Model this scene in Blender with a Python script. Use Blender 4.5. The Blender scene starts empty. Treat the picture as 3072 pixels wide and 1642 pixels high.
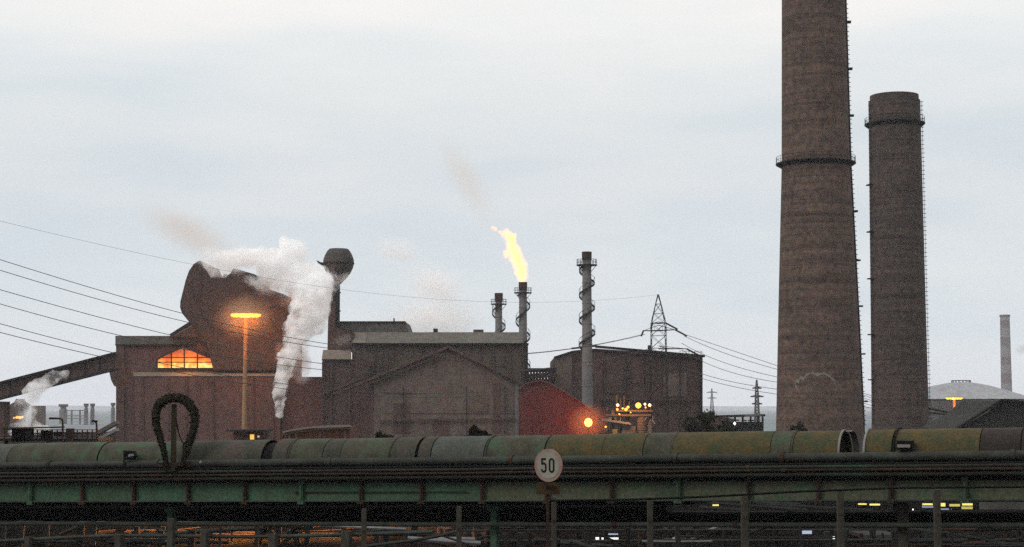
import bpy, bmesh, math, random
from mathutils import Vector, noise as mnoise
random.seed(7)
R = math.radians
S = bpy.context.scene
COL = S.collection
# ---------------------------------------------------------------- camera, sky, sun, exposure
H = 9.0
F = 5000.0
PITCH = math.atan(404 / F)
cam_d = bpy.data.cameras.new('camera'); cam = bpy.data.objects.new('camera', cam_d); COL.objects.link(cam)
cam_d.sensor_width = 36; cam_d.lens = 36 * F / 3072
cam_d.clip_start = 0.5; cam_d.clip_end = 14000
cam.location = (0, 0, H); cam.rotation_euler = (R(90) + PITCH, 0, 0)
S.camera = cam
S.view_settings.view_transform = 'Standard'; S.view_settings.look = 'None'
S.view_settings.exposure = 0; S.view_settings.gamma = 1; S.view_settings.use_curve_mapping = False
S.render.engine = 'CYCLES'
S.cycles.volume_bounces = 12; S.cycles.max_bounces = 14; S.cycles.diffuse_bounces = 3
S.cycles.volume_step_rate = 3.0; S.cycles.volume_max_steps = 128
S.cycles.use_denoising = False
S.cycles.sample_clamp_direct = 2.5; S.cycles.sample_clamp_indirect = .8
SUN_EL, SUN_AZ = R(38), R(-120)        # soft overcast light from the upper left, behind the camera
sd = bpy.data.lights.new('sun', 'SUN'); sun = bpy.data.objects.new('sun', sd); COL.objects.link(sun)
sd.energy = 1.5; sd.angle = R(30); sd.color = (1, 0.96, 0.92)
sdir = Vector((math.sin(SUN_AZ) * math.cos(SUN_EL), math.cos(SUN_AZ) * math.cos(SUN_EL), math.sin(SUN_EL)))
sun.rotation_euler = sdir.to_track_quat('Z', 'Y').to_euler(); sun.location = (-50, -50, 100)

W = bpy.data.worlds.new('World'); S.world = W; W.use_nodes = True
nt = W.node_tree; nt.nodes.clear()
N = nt.nodes.new; L = nt.links.new
out = N('ShaderNodeOutputWorld'); bg = N('ShaderNodeBackground'); bg.inputs[1].default_value = .99
sky = N('ShaderNodeTexSky'); sky.sky_type = 'NISHITA'; sky.sun_disc = False
sky.sun_elevation = SUN_EL; sky.sun_rotation = SUN_AZ; sky.dust_density = 3
sk = N('ShaderNodeVectorMath'); sk.operation = 'SCALE'; sk.inputs['Scale'].default_value = 0.06; L(sky.outputs[0], sk.inputs[0])
tc = N('ShaderNodeTexCoord'); sep = N('ShaderNodeSeparateXYZ'); L(tc.outputs['Generated'], sep.inputs[0])
ramp = N('ShaderNodeValToRGB'); L(sep.outputs['Z'], ramp.inputs[0])     # elevation: overcast deck
cr = ramp.color_ramp
stops = [(0.0, (.82, .85, .865)), (.035, (.795, .845, .865)), (.08, (.765, .825, .855)), (.13, (.745, .80, .835)), (.175, (.80, .845, .86)), (.225, (.955, .96, .945)), (.30, (1.09, 1.06, 1.01)), (1.0, (1.75, 1.72, 1.68))]
cr.interpolation = 'LINEAR'; cr.elements[0].position = 0; cr.elements[0].color = (*stops[0][1], 1); cr.elements[1].position = 1; cr.elements[1].color = (*stops[-1][1], 1)
for p, c in stops[1:-1]:
    e = cr.elements.new(p); e.color = (*c, 1)
mp = N('ShaderNodeMapping'); mp.inputs['Scale'].default_value = (5, 5, 26); mp.inputs['Rotation'].default_value = (0, R(5), 0); L(tc.outputs['Generated'], mp.inputs[0])
n1 = N('ShaderNodeTexNoise'); n1.inputs['Scale'].default_value = 1.0; n1.inputs['Detail'].default_value = 5; n1.inputs['Roughness'].default_value = .5; L(mp.outputs[0], n1.inputs['Vector'])
nr = N('ShaderNodeValToRGB'); L(n1.outputs[0], nr.inputs[0])
nr.color_ramp.elements[0].position = .32; nr.color_ramp.elements[0].color = (.90, .935, .965, 1)
nr.color_ramp.elements[1].position = .68; nr.color_ramp.elements[1].color = (1.06, 1.03, 1.01, 1)
mul = N('ShaderNodeVectorMath'); mul.operation = 'MULTIPLY'; L(ramp.outputs[0], mul.inputs[0]); L(nr.outputs[0], mul.inputs[1])
mx = N('ShaderNodeMix'); mx.data_type = 'RGBA'; mx.inputs[0].default_value = .94
L(sk.outputs[0], mx.inputs[6]); L(mul.outputs[0], mx.inputs[7]); L(mx.outputs[2], bg.inputs[0]); L(bg.outputs[0], out.inputs[0])

# ---------------------------------------------------------------- pixels of the 3072 x 1642 photograph to points at a real distance
CA, SA = math.cos(PITCH), math.sin(PITCH)
def ray(px, py):
    dx, dy = (px - 1536) / F, (821 - py) / F
    return Vector((dx, CA - dy * SA, SA + dy * CA))
def at(px, py, Y):
    d = ray(px, py); return Vector((0, 0, H)) + d * (Y / d.y)
def zat(py, Y, px=1536): return at(px, py, Y).z
def m(px, Y): return px * Y / F            # photo pixels to metres at distance Y
RK = -0.49
def rk(px, py, d=0.0):                     # point on the pipe bridge's oblique vertical plane, d metres nearer
    r = ray(px, py); Y0 = 63 - d * 1.1136
    return Vector((0, 0, H)) + r * (Y0 / (r.y - RK * r.x))
AX = Vector((1, RK, 0)).normalized(); NX = Vector((AX.y, -AX.x, 0))      # NX points to the camera side

# ---------------------------------------------------------------- materials
MATS = {}
K = .42                                     # overall paint darkness of the sooty works
def mat(name, c1, c2=None, c3=None, scale=.4, stretch=(1, 1, 1), rough=.85, bump=.0, metal=0, seam=None, fine=.18, streak=0, rust=None, rings=0, grain=0, spec=.12):
    if name in MATS: return MATS[name]
    c2 = c2 or tuple(x * .7 for x in c1)
    c1, c2 = [tuple(x * K for x in c) for c in (c1, c2)]
    if c3: c3 = tuple(x * K for x in c3)
    M = bpy.data.materials.new(name); M.use_nodes = True; t = M.node_tree; nd = t.nodes; B = nd['Principled BSDF']
    B.inputs['Specular IOR Level'].default_value = spec; B.inputs['Roughness'].default_value = rough; B.inputs['Metallic'].default_value = metal
    tc = nd.new('ShaderNodeTexCoord'); mp = nd.new('ShaderNodeMapping'); mp.inputs['Scale'].default_value = stretch
    t.links.new(tc.outputs['Object'], mp.inputs[0])
    a = nd.new('ShaderNodeTexNoise'); a.inputs['Scale'].default_value = scale; a.inputs['Detail'].default_value = 7; a.inputs['Roughness'].default_value = .62
    t.links.new(mp.outputs[0], a.inputs['Vector'])
    rp = nd.new('ShaderNodeValToRGB'); t.links.new(a.outputs[0], rp.inputs[0])
    rp.color_ramp.elements[0].position = .33; rp.color_ramp.elements[0].color = (*c2, 1)
    rp.color_ramp.elements[1].position = .66; rp.color_ramp.elements[1].color = (*c1, 1)
    if c3:
        e = rp.color_ramp.elements.new(.5); e.color = (*c3, 1)
    col = rp.outputs[0]
    def overlay(fac_out, color, amt):
        nonlocal col
        x = nd.new('ShaderNodeMix'); x.data_type = 'RGBA'
        mm = nd.new('ShaderNodeMath'); mm.operation = 'MULTIPLY'; mm.inputs[1].default_value = amt; t.links.new(fac_out, mm.inputs[0])
        t.links.new(mm.outputs[0], x.inputs[0]); t.links.new(col, x.inputs[6]); x.inputs[7].default_value = (*color, 1); col = x.outputs[2]
    if streak:
        m2 = nd.new('ShaderNodeMapping'); m2.inputs['Scale'].default_value = (1.1, 1.1, .07); t.links.new(tc.outputs['Object'], m2.inputs[0])
        b = nd.new('ShaderNodeTexNoise'); b.inputs['Scale'].default_value = .8; b.inputs['Detail'].default_value = 5; t.links.new(m2.outputs[0], b.inputs['Vector'])
        r2 = nd.new('ShaderNodeMapRange'); r2.inputs[1].default_value = .48; r2.inputs[2].default_value = .68; t.links.new(b.outputs[0], r2.inputs[0])
        overlay(r2.outputs[0], rust or tuple(x * .4 for x in c2), streak)
    if rings:                                # casting lifts
        m4 = nd.new('ShaderNodeMapping'); m4.inputs['Scale'].default_value = (.03, .03, 1.4); t.links.new(tc.outputs['Object'], m4.inputs[0])
        b4 = nd.new('ShaderNodeTexNoise'); b4.inputs['Scale'].default_value = .6; b4.inputs['Detail'].default_value = 6; b4.inputs['Roughness'].default_value = .75; t.links.new(m4.outputs[0], b4.inputs['Vector'])
        r4 = nd.new('ShaderNodeMapRange'); r4.inputs[1].default_value = .45; r4.inputs[2].default_value = .66; t.links.new(b4.outputs[0], r4.inputs[0])
        overlay(r4.outputs[0], tuple(x * .45 for x in c2), rings)
    if seam:                                 # sheet joints: (width, height, colour, amount)
        m3 = nd.new('ShaderNodeMapping'); m3.inputs['Rotation'].default_value = (R(-90), 0, 0); t.links.new(tc.outputs['Object'], m3.inputs[0])
        br = nd.new('ShaderNodeTexBrick'); br.inputs['Scale'].default_value = 1; br.inputs['Brick Width'].default_value = seam[0]; br.inputs['Row Height'].default_value = seam[1]
        br.inputs['Mortar Size'].default_value = .07; br.inputs['Mortar Smooth'].default_value = .3; br.offset = 0
        br.inputs['Color1'].default_value = (0, 0, 0, 1); br.inputs['Color2'].default_value = (.55, .55, .55, 1); br.inputs['Mortar'].default_value = (1, 1, 1, 1)
        t.links.new(m3.outputs[0], br.inputs[0]); overlay(br.outputs[0], seam[2], seam[3])
    if fine:
        f = nd.new('ShaderNodeTexNoise'); f.inputs['Scale'].default_value = scale * 9; f.inputs['Detail'].default_value = 3; t.links.new(tc.outputs['Object'], f.inputs['Vector'])
        mr = nd.new('ShaderNodeMapRange'); mr.inputs[1].default_value = .3; mr.inputs[2].default_value = .7; mr.inputs[3].default_value = 1 - fine; mr.inputs[4].default_value = 1 + fine
        t.links.new(f.outputs[0], mr.inputs[0])
        vm = nd.new('ShaderNodeVectorMath'); vm.operation = 'SCALE'; t.links.new(col, vm.inputs[0]); t.links.new(mr.outputs[0], vm.inputs['Scale']); col = vm.outputs[0]
    gn = nd.new('ShaderNodeTexNoise'); gn.inputs['Scale'].default_value = grain or scale * 32; gn.inputs['Detail'].default_value = 2; t.links.new(tc.outputs['Object'], gn.inputs['Vector'])
    gm = nd.new('ShaderNodeVectorMath'); gm.operation = 'MULTIPLY_ADD'; t.links.new(gn.outputs['Color'], gm.inputs[0]); gm.inputs[1].default_value = (1.7, 1.7, 1.7); gm.inputs[2].default_value = (.15, .15, .15)
    gv = nd.new('ShaderNodeVectorMath'); gv.operation = 'MULTIPLY'; t.links.new(col, gv.inputs[0]); t.links.new(gm.outputs[0], gv.inputs[1]); col = gv.outputs[0]
    t.links.new(col, B.inputs['Base Color'])
    if bump:
        bp = nd.new('ShaderNodeBump'); bp.inputs['Strength'].default_value = bump; bp.inputs['Distance'].default_value = .1
        t.links.new(a.outputs[0], bp.inputs['Height']); t.links.new(bp.outputs[0], B.inputs['Normal'])
    MATS[name] = M; return M
def emit(name, c, s):
    if name in MATS: return MATS[name]
    M = bpy.data.materials.new(name); M.use_nodes = True; B = M.node_tree.nodes['Principled BSDF']
    B.inputs['Base Color'].default_value = (*c, 1); B.inputs['Emission Color'].default_value = (*c, 1); B.inputs['Emission Strength'].default_value = s
    MATS[name] = M; return M
def vapour(name, color, dens, nscale=.25, lo=.35, hi=.6, emission=None, estr=0, warp=(1, 1, 1), aniso=-.25, floor=0.0):
    M = bpy.data.materials.new(name); M.use_nodes = True; t = M.node_tree; nd = t.nodes; nd.clear()
    o = nd.new('ShaderNodeOutputMaterial'); v = nd.new('ShaderNodeVolumePrincipled'); t.links.new(v.outputs[0], o.inputs['Volume'])
    v.inputs['Color'].default_value = (*color, 1); v.inputs['Anisotropy'].default_value = aniso
    tc = nd.new('ShaderNodeTexCoord'); mp = nd.new('ShaderNodeMapping'); mp.inputs['Scale'].default_value = warp; t.links.new(tc.outputs['Object'], mp.inputs[0])
    a = nd.new('ShaderNodeTexNoise'); a.inputs['Scale'].default_value = nscale; a.inputs['Detail'].default_value = 4; a.inputs['Roughness'].default_value = .6; t.links.new(mp.outputs[0], a.inputs['Vector'])
    mr = nd.new('ShaderNodeMapRange'); mr.interpolation_type = 'SMOOTHSTEP'
    mr.inputs[1].default_value = lo; mr.inputs[2].default_value = hi; mr.inputs[3].default_value = floor * dens; mr.inputs[4].default_value = dens
    t.links.new(a.outputs[0], mr.inputs[0]); t.links.new(mr.outputs[0], v.inputs['Density'])
    if emission:
        v.inputs['Emission Color'].default_value = (*emission, 1)
        m2 = nd.new('ShaderNodeMapRange'); m2.inputs[1].default_value = lo; m2.inputs[2].default_value = hi; m2.inputs[3].default_value = floor * estr; m2.inputs[4].default_value = estr
        t.links.new(a.outputs[0], m2.inputs[0]); t.links.new(m2.outputs[0], v.inputs['Emission Strength'])
    return M

concrete = mat('chimney concrete', (.245, .162, .125), (.145, .102, .082), scale=.12, stretch=(1, 1, 3.5), bump=.3, streak=.35, rust=(.04, .036, .033), fine=.35, rings=.85)
concrete2 = mat('darker chimney concrete', (.165, .118, .096), (.10, .078, .068), scale=.12, stretch=(1, 1, 3.5), bump=.3, streak=.35, rust=(.035, .03, .03), fine=.35, rings=.85)
iron = mat('dark iron', (.035, .035, .037), (.018, .018, .02), scale=1.5)
rustiron = mat('rusty iron', (.10, .045, .028), (.035, .025, .02), scale=1.2)
clad_red = mat('maroon cladding', (.205, .106, .096), (.135, .083, .075), scale=.09, streak=.45, rust=(.085, .06, .058), seam=(5, 9, (.06, .045, .045), .35), fine=.25)
clad_dark = mat('sooty cladding', (.185, .108, .09), (.11, .072, .062), scale=.1, streak=.4, rust=(.05, .042, .04), seam=(5, 8, (.04, .035, .035), .35), fine=.25)
clad_grey = mat('grey brown cladding', (.25, .192, .163), (.178, .138, .118), scale=.06, streak=.45, rust=(.085, .075, .068), seam=(4, 11, (.09, .075, .07), .3), fine=.22)
clad_tan = mat('pale tan sheeting', (.30, .265, .225), (.21, .185, .155), scale=.1, streak=.3, rust=(.12, .10, .085), fine=.15)
clad_olive = mat('olive brown cladding', (.205, .158, .12), (.13, .108, .086), scale=.1, streak=.7, rust=(.055, .05, .043), seam=(4.5, 8, (.05, .045, .04), .5), fine=.25)
clad_crim = mat('crimson cladding', (.17, .036, .032), (.12, .03, .028), scale=.12, streak=.3, rust=(.08, .035, .03), fine=.25)
clad_rust = mat('rust brown cladding', (.165, .10, .082), (.105, .072, .064), scale=.1, streak=.5, rust=(.07, .05, .045), seam=(4, 6, (.05, .04, .04), .4), fine=.25)
roofgrey = mat('grey roof sheet', (.20, .195, .18), (.14, .138, .13), scale=.1, streak=.3, fine=.15)
palegrey = mat('pale grey steel', (.34, .34, .345), (.24, .24, .245), scale=.5, stretch=(1, 1, .4), fine=.15)
mastm = mat('lamplight tinted mast', (.62, .38, .2), (.48, .3, .17), scale=.6)  # warm tan puts the lamps' orange light into the mast colour
K = .35
hood_g = mat('green painted hood', (.075, .15, .085), (.045, .065, .035), (.10, .09, .06), scale=1.5, rough=.7, bump=.3, fine=.3)
hood_t = mat('grey green hood', (.12, .15, .13), (.085, .105, .085), (.11, .12, .10), scale=1.3, rough=.7, bump=.3, fine=.3)
hood_m = mat('maroon stained hood', (.135, .085, .08), (.055, .055, .04), (.085, .09, .065), scale=1.0, rough=.75, bump=.3, fine=.3)
hood_o = mat('ochre lichen hood', (.18, .118, .035), (.06, .095, .045), (.12, .10, .045), scale=1.6, rough=.8, bump=.3, fine=.35)
hood_d = mat('dark maroon hood', (.07, .05, .045), (.04, .034, .03), scale=1.1, rough=.75, bump=.3, fine=.3)
girder_g = mat('green girder paint', (.09, .215, .13), (.095, .14, .082), (.10, .185, .115), scale=.9, rough=.7, bump=.3, fine=.3)
girder_o = mat('faded green brown girder paint', (.12, .20, .12), (.09, .15, .09), (.165, .165, .105), scale=.9, rough=.7, bump=.3, fine=.3)
pipe_g = mat('green grey pipe', (.07, .095, .075), (.028, .04, .03), (.05, .05, .042), scale=1.3, stretch=(.5, .5, 1), rough=.65, fine=.3)
pipe_d = mat('dark green pipe', (.03, .07, .045), (.018, .022, .017), (.035, .03, .022), scale=1.3, stretch=(.4, .4, 1), rough=.7, fine=.3)
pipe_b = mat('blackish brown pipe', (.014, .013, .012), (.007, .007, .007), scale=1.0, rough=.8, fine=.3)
postm = mat('weathered concrete post', (.125, .115, .09), (.07, .062, .05), scale=3, fine=.3)
palesheet = mat('pale sheet', (.42, .39, .36), (.33, .3, .28), scale=2)
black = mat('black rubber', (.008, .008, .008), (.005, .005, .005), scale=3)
leafm = mat('dark foliage', (.035, .045, .02), (.02, .028, .014), scale=1.5)
coal = mat('coal black yard', (.022, .019, .017), (.006, .006, .006), scale=.15, fine=.35, grain=2, spec=0, rough=1)
K = .42
SOD = (1.0, .36, .04)

# ---------------------------------------------------------------- mesh collector
class MB:
    def __init__(s): s.v = []; s.f = []
    def add(s, vs, fs):
        o = len(s.v); s.v += [Vector(v) for v in vs]; s.f += [[o + i for i in f] for f in fs]; return s
    def box(s, c, size, ux=Vector((1, 0, 0)), uz=Vector((0, 0, 1))):
        c = Vector(c); ux = Vector(ux).normalized(); uz = Vector(uz); uy = uz.cross(ux).normalized(); uz = ux.cross(uy).normalized()
        a, b, d = [x / 2 for x in size]
        vs = [c + ux * (i * a) + uy * (j * b) + uz * (k * d) for i in (-1, 1) for j in (-1, 1) for k in (-1, 1)]
        return s.add(vs, [(0, 1, 3, 2), (4, 6, 7, 5), (0, 4, 5, 1), (2, 3, 7, 6), (0, 2, 6, 4), (1, 5, 7, 3)])
    def beam(s, p, q, w, h=None):
        p, q = Vector(p), Vector(q); d = q - p; h = h or w
        up = Vector((0, 0, 1)) if abs(d.normalized().z) < .95 else Vector((0, 1, 0))
        return s.box((p + q) / 2, (d.length, w, h), d, up)
    def tube(s, pts, r, n=8, caps=True, rs=None):
        pts = [Vector(p) for p in pts]; vs = []; fs = []; up0 = None
        for i, p in enumerate(pts):
            d = (pts[min(i + 1, len(pts) - 1)] - pts[max(i - 1, 0)]).normalized()
            if up0 is None:
                up0 = Vector((0, 0, 1)) if abs(d.z) < .9 else Vector((0, 1, 0))
            a = d.cross(up0).normalized(); b = a.cross(d).normalized(); up0 = b
            rr = rs[i] if rs else r
            for k in range(n):
                t = 2 * math.pi * k / n; vs.append(p + a * (rr * math.cos(t)) + b * (rr * math.sin(t)))
        for i in range(len(pts) - 1):
            for k in range(n):
                k2 = (k + 1) % n; fs.append((i * n + k, i * n + k2, (i + 1) * n + k2, (i + 1) * n + k))
        if caps: fs += [list(range(n))[::-1], [(len(pts) - 1) * n + k for k in range(n)]]
        return s.add(vs, fs)
    def lathe(s, c, prof, n=32, caps=True):
        c = Vector(c); vs = []; fs = []
        for r, z in prof:
            for k in range(n):
                t = 2 * math.pi * k / n; vs.append(c + Vector((r * math.cos(t), r * math.sin(t), z)))
        for i in range(len(prof) - 1):
            for k in range(n):
                k2 = (k + 1) % n; fs.append((i * n + k, i * n + k2, (i + 1) * n + k2, (i + 1) * n + k))
        if caps: fs += [list(range(n))[::-1], [(len(prof) - 1) * n + k for k in range(n)]]
        return s.add(vs, fs)
    def prism(s, poly, off):                 # front polygon of 3D points, extruded by a vector
        off = Vector(off); n = len(poly); vs = [Vector(p) for p in poly] + [Vector(p) + off for p in poly]
        return s.add(vs, [list(range(n)), list(range(n, 2 * n))[::-1]] + [(i, i + n, (i + 1) % n + n, (i + 1) % n) for i in range(n)])
    def ppx(s, pts, Y, depth): return s.prism([at(x, y, Y) for x, y in pts], (0, depth, 0))
    def rect(s, x0, y0, x1, y1, Y, depth): return s.ppx([(x0, y0), (x1, y0), (x1, y1), (x0, y1)], Y, depth)
    def build(s, name, material, parent=None, smooth=False, bevel=0):
        me = bpy.data.meshes.new(name)
        o = parent.location if parent else Vector((0, 0, 0))
        pp = parent
        while pp and pp.parent: pp = pp.parent; o = o + pp.location
        me.from_pydata([v - o for v in s.v], [], s.f); me.update()
        bm = bmesh.new(); bm.from_mesh(me); bmesh.ops.recalc_face_normals(bm, faces=bm.faces); bm.to_mesh(me); bm.free()
        ob = bpy.data.objects.new(name, me); COL.objects.link(ob); me.materials.append(material)
        if smooth:
            for p in me.polygons: p.use_smooth = True
            try: me.set_sharp_from_angle(angle=R(40))
            except Exception: pass
        if bevel:
            b = ob.modifiers.new('b', 'BEVEL'); b.width = bevel; b.segments = 2
        if parent: ob.parent = parent
        return ob
def tag(o, label=None, cat=None, group=None, kind=None):
    if label: o['label'] = label
    if cat: o['category'] = cat
    if group: o['group'] = group
    if kind: o['kind'] = kind
    return o
def thing(name, label, cat, loc, group=None):
    o = bpy.data.objects.new(name, None); COL.objects.link(o); o.location = loc; o.empty_display_size = .1
    return tag(o, label, cat, group)
def lamp(name, loc, power, parent=None, color=SOD, r=.3):
    d = bpy.data.lights.new(name, 'POINT'); d.energy = power; d.color = color; d.shadow_soft_size = r
    o = bpy.data.objects.new(name, d); COL.objects.link(o); o.location = Vector(loc) - (parent.location if parent else Vector()); o.parent = parent
    return o
def base(px, Y): p = at(px, 1225, Y); return Vector((p.x, Y, 0))

# ---------------------------------------------------------------- setting: ground, embankment, hills
g = MB(); g.add([(-7000, 60, 0), (7000, 60, 0), (7000, 9500, 0), (-7000, 9500, 0)], [(0, 1, 2, 3)])
tag(g.build('ground', coal), kind='structure')
g = MB(); g.add([(-7000, 640, .05), (7000, 640, .05), (7000, 8100, .05), (-7000, 8100, .05)], [(0, 1, 2, 3)])
tag(g.build('plain', mat('haze pale plain', (.42, .47, .50), (.34, .38, .41), scale=.004, spec=0, rough=1)), kind='structure')  # far ground coloured pale in place of thicker distance haze
g = MB(); xs = (-160, 160)
prof = [(-60, 5.6), (37, 5.6), (39.5, 5.1), (43, 3.6), (52, .5), (60.5, -.02)]
vs = [(x, y, z) for x in xs for (y, z) in prof]; n = len(prof)
g.add(vs, [(i, i + 1, n + i + 1, n + i) for i in range(n - 1)])
tag(g.build('embankment', mat('cinder bank', (.03, .028, .02), (.015, .014, .011), scale=1.2, bump=.6)), kind='structure')
g = MB(); pts = []
for i in range(121):
    x = -6000 + i * 100; pts.append((x, 17 + 14 * mnoise.noise(Vector((x * .0006, 3, 0))) + 3 * mnoise.noise(Vector((x * .004, 9, 0)))))
vs = [(x, 8000, 0) for x, z in pts] + [(x, 8200, z) for x, z in pts] + [(x, 8900, 0) for x, z in pts]; k = len(pts)
g.add(vs, [(i, i + 1, k + i + 1, k + i) for i in range(k - 1)] + [(k + i, k + i + 1, 2 * k + i + 1, 2 * k + i) for i in range(k - 1)])
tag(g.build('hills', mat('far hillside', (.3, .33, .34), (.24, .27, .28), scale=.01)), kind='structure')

# ---------------------------------------------------------------- tall chimneys
def chimney(name, label, Y, cx0, prof_px, mt, collar, ladders, top_open=True, n=64):
    """prof_px: (row, half width px), bottom first; vertical axis through cx0 at the horizon"""
    bx = base(cx0, Y); t = thing(name, label, 'chimney', bx)
    prof = [(m(prof_px[0][1], Y) * 1.01, 0)] + [(m(hw, Y), zat(r, Y)) for r, hw in prof_px]
    rt, zt = prof[-1]
    prof2 = prof + [(rt * .9, zt + .02), (rt * .88, zt - 6)]
    MB().lathe(bx, prof2, n).build('shaft', mt, t, smooth=True)
    def rad(z):
        for (r0, z0), (r1, z1) in zip(prof, prof[1:]):
            if z0 <= z <= z1: return r0 + (r1 - r0) * (z - z0) / max(1e-6, z1 - z0)
        return rt
    for row, ex, th in collar:
        z = zat(row, Y); r = rad(z)
        c = MB(); c.lathe(bx, [(r + .01, z - m(th * 1.6, Y)), (r + m(ex, Y) * .98, z - m(th * .35, Y)), (r + m(ex, Y), z), (r + .01, z)], n, caps=False)
        co = c.build('gallery', iron, t, smooth=True)
        rl = MB()
        for k in range(40):
            a = 2 * math.pi * k / 40; p = bx + Vector(((r + m(ex, Y) - .1) * math.cos(a), (r + m(ex, Y) - .1) * math.sin(a), z))
            rl.beam(p, p + Vector((0, 0, 1.15)), .06)
        for h in (.6, 1.15):
            rl.tube([bx + Vector(((r + m(ex, Y) - .1) * math.cos(a), (r + m(ex, Y) - .1) * math.sin(a), z + h)) for a in [2 * math.pi * k / 40 for k in range(41)]], .035, 4)
        rl.build('railing', iron, co)
    for ang, step, stick, plats in ladders:
        ld = MB(); z = 14.0; a = R(ang); d = Vector((math.cos(a), math.sin(a), 0)); tn = Vector((-math.sin(a), math.cos(a), 0))
        zs = [prof[1][1]] + [z for r, z in prof[2:]]
        z = 6.0; last = None
        while z < zt - .6:
            r = rad(z); p = bx + d * r + Vector((0, 0, z))
            ld.beam(p - d * .05, p + d * stick, .13, .11); z += step
            q = p + d * (stick * .45)
            if last is not None:
                for s_ in (-.28, .28): ld.beam(last + tn * s_, q + tn * s_, .05)
            last = q
        lo = ld.build('ladder', iron, t)
        for row in plats:
            z = zat(row, Y); r = rad(z); p = bx + d * (r + .55) + Vector((0, 0, z))
            pl = MB(); pl.box(p - d * .25, (1.3, 1.4, .25), d); pl.beam(p + d * -.6 + Vector((0, 0, -.1)), p - d * .8 + Vector((0, 0, -1.0)), .1)
            pl.build('rest_platform', iron, t)
    return t, bx, rad
c1, b1, rad1 = chimney('tall_chimney', 'widest brown concrete chimney running out of the top of the picture', 300, 2458,
    [(1400, 131), (1290, 129), (950, 118), (750, 111), (500, 102), (250, 98.5), (0, 95), (-220, 92)], concrete, [(491, 18, 8)],
    [(-8, .85, .55, [70, 210, 350, 636, 783, 920, 1063, 1205])])
# pale scuffed patch low on the chimney, and the dark vertical cable strip along its right side
st = MB()
for k in range(60):
    z = 8 + k * 1.25
    if z > 98: break
a = R(-14); pts = [b1 + Vector((math.cos(a) * (rad1(z) + .03), math.sin(a) * (rad1(z) + .03), z)) for z in range(2, 98, 4)]
for p, q in zip(pts, pts[1:]): st.beam(p, q, .35, .12)
st.build('cable_duct', iron, c1)
pa = MB()
ring = []
for k in range(26):
    t_ = R(200 - k * 8.4); ring.append((2432 + 56 * math.cos(t_) + random.uniform(-5, 5), 1162 - 38 * math.sin(t_) + random.uniform(-5, 5)))
def on_chim(px, py):
    p = at(px, py, 300 - 1); z = p.z; r = rad1(z) + .03; x = p.x - b1.x; x = max(-r * .95, min(r * .95, x)); return b1 + Vector((x, -math.sqrt(r * r - x * x), z))
for (x, y), (x2, y2) in zip(ring, ring[1:]):
    w = random.uniform(2, 6)
    pa.add([on_chim(x, y - w), on_chim(x2, y2 - w), on_chim(x2 + random.uniform(-3, 3), y2 + w), on_chim(x, y + w * random.uniform(.2, 1))], [(0, 1, 2, 3)])
pa.build('limewash_patch', mat('limewash stain', (.42, .39, .35), (.20, .18, .16), scale=.9, fine=.3), c1)

c2, b2, rad2 = chimney('tall_chimney', 'shorter dark chimney with a stepped rim, standing entirely in view', 340, 2700,
    [(1400, 86), (1290, 84), (950, 81), (650, 79), (420, 77.5), (345, 77), (310, 77), (304, 76.5), (303, 72.5), (288, 72.5)], concrete2, [(372, 13, 8)],
    [(180 + 12,   .89, .55, [558, 698, 838, 1005, 1140]), (-12, .89, .55, [])])
# far striped chimney
Yf = 2200; bf = base(3021, Yf); fc = thing('striped_chimney', 'pale hazy chimney with banded stripes behind the domed tank', 'chimney', bf)
rows = [1320, 1175, 1150, 1120, 1095, 1070, 1040, 1012, 985, 962, 945]
for i, (a_, b_) in enumerate(zip(rows, rows[1:])):
    hw = lambda y: m(14 + (y - 945) / 375 * 3.5, Yf)
    za, zb = (0 if i == 0 else zat(a_, Yf)), zat(b_, Yf)
    MB().lathe(bf, [(hw(a_), za), (hw(b_), zb)], 20).build('painted_band', mat('faded red band', (.20, .12, .115), (.15, .10, .10)) if i % 2 == 0 and i else mat('dirty white band', (.30, .28, .27), (.24, .22, .22)), fc, smooth=True)
MB().lathe(bf, [(m(15.5, Yf), zat(951, Yf)), (m(15.5, Yf), zat(945, Yf))], 20).build('rim', rustiron, fc)

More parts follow.
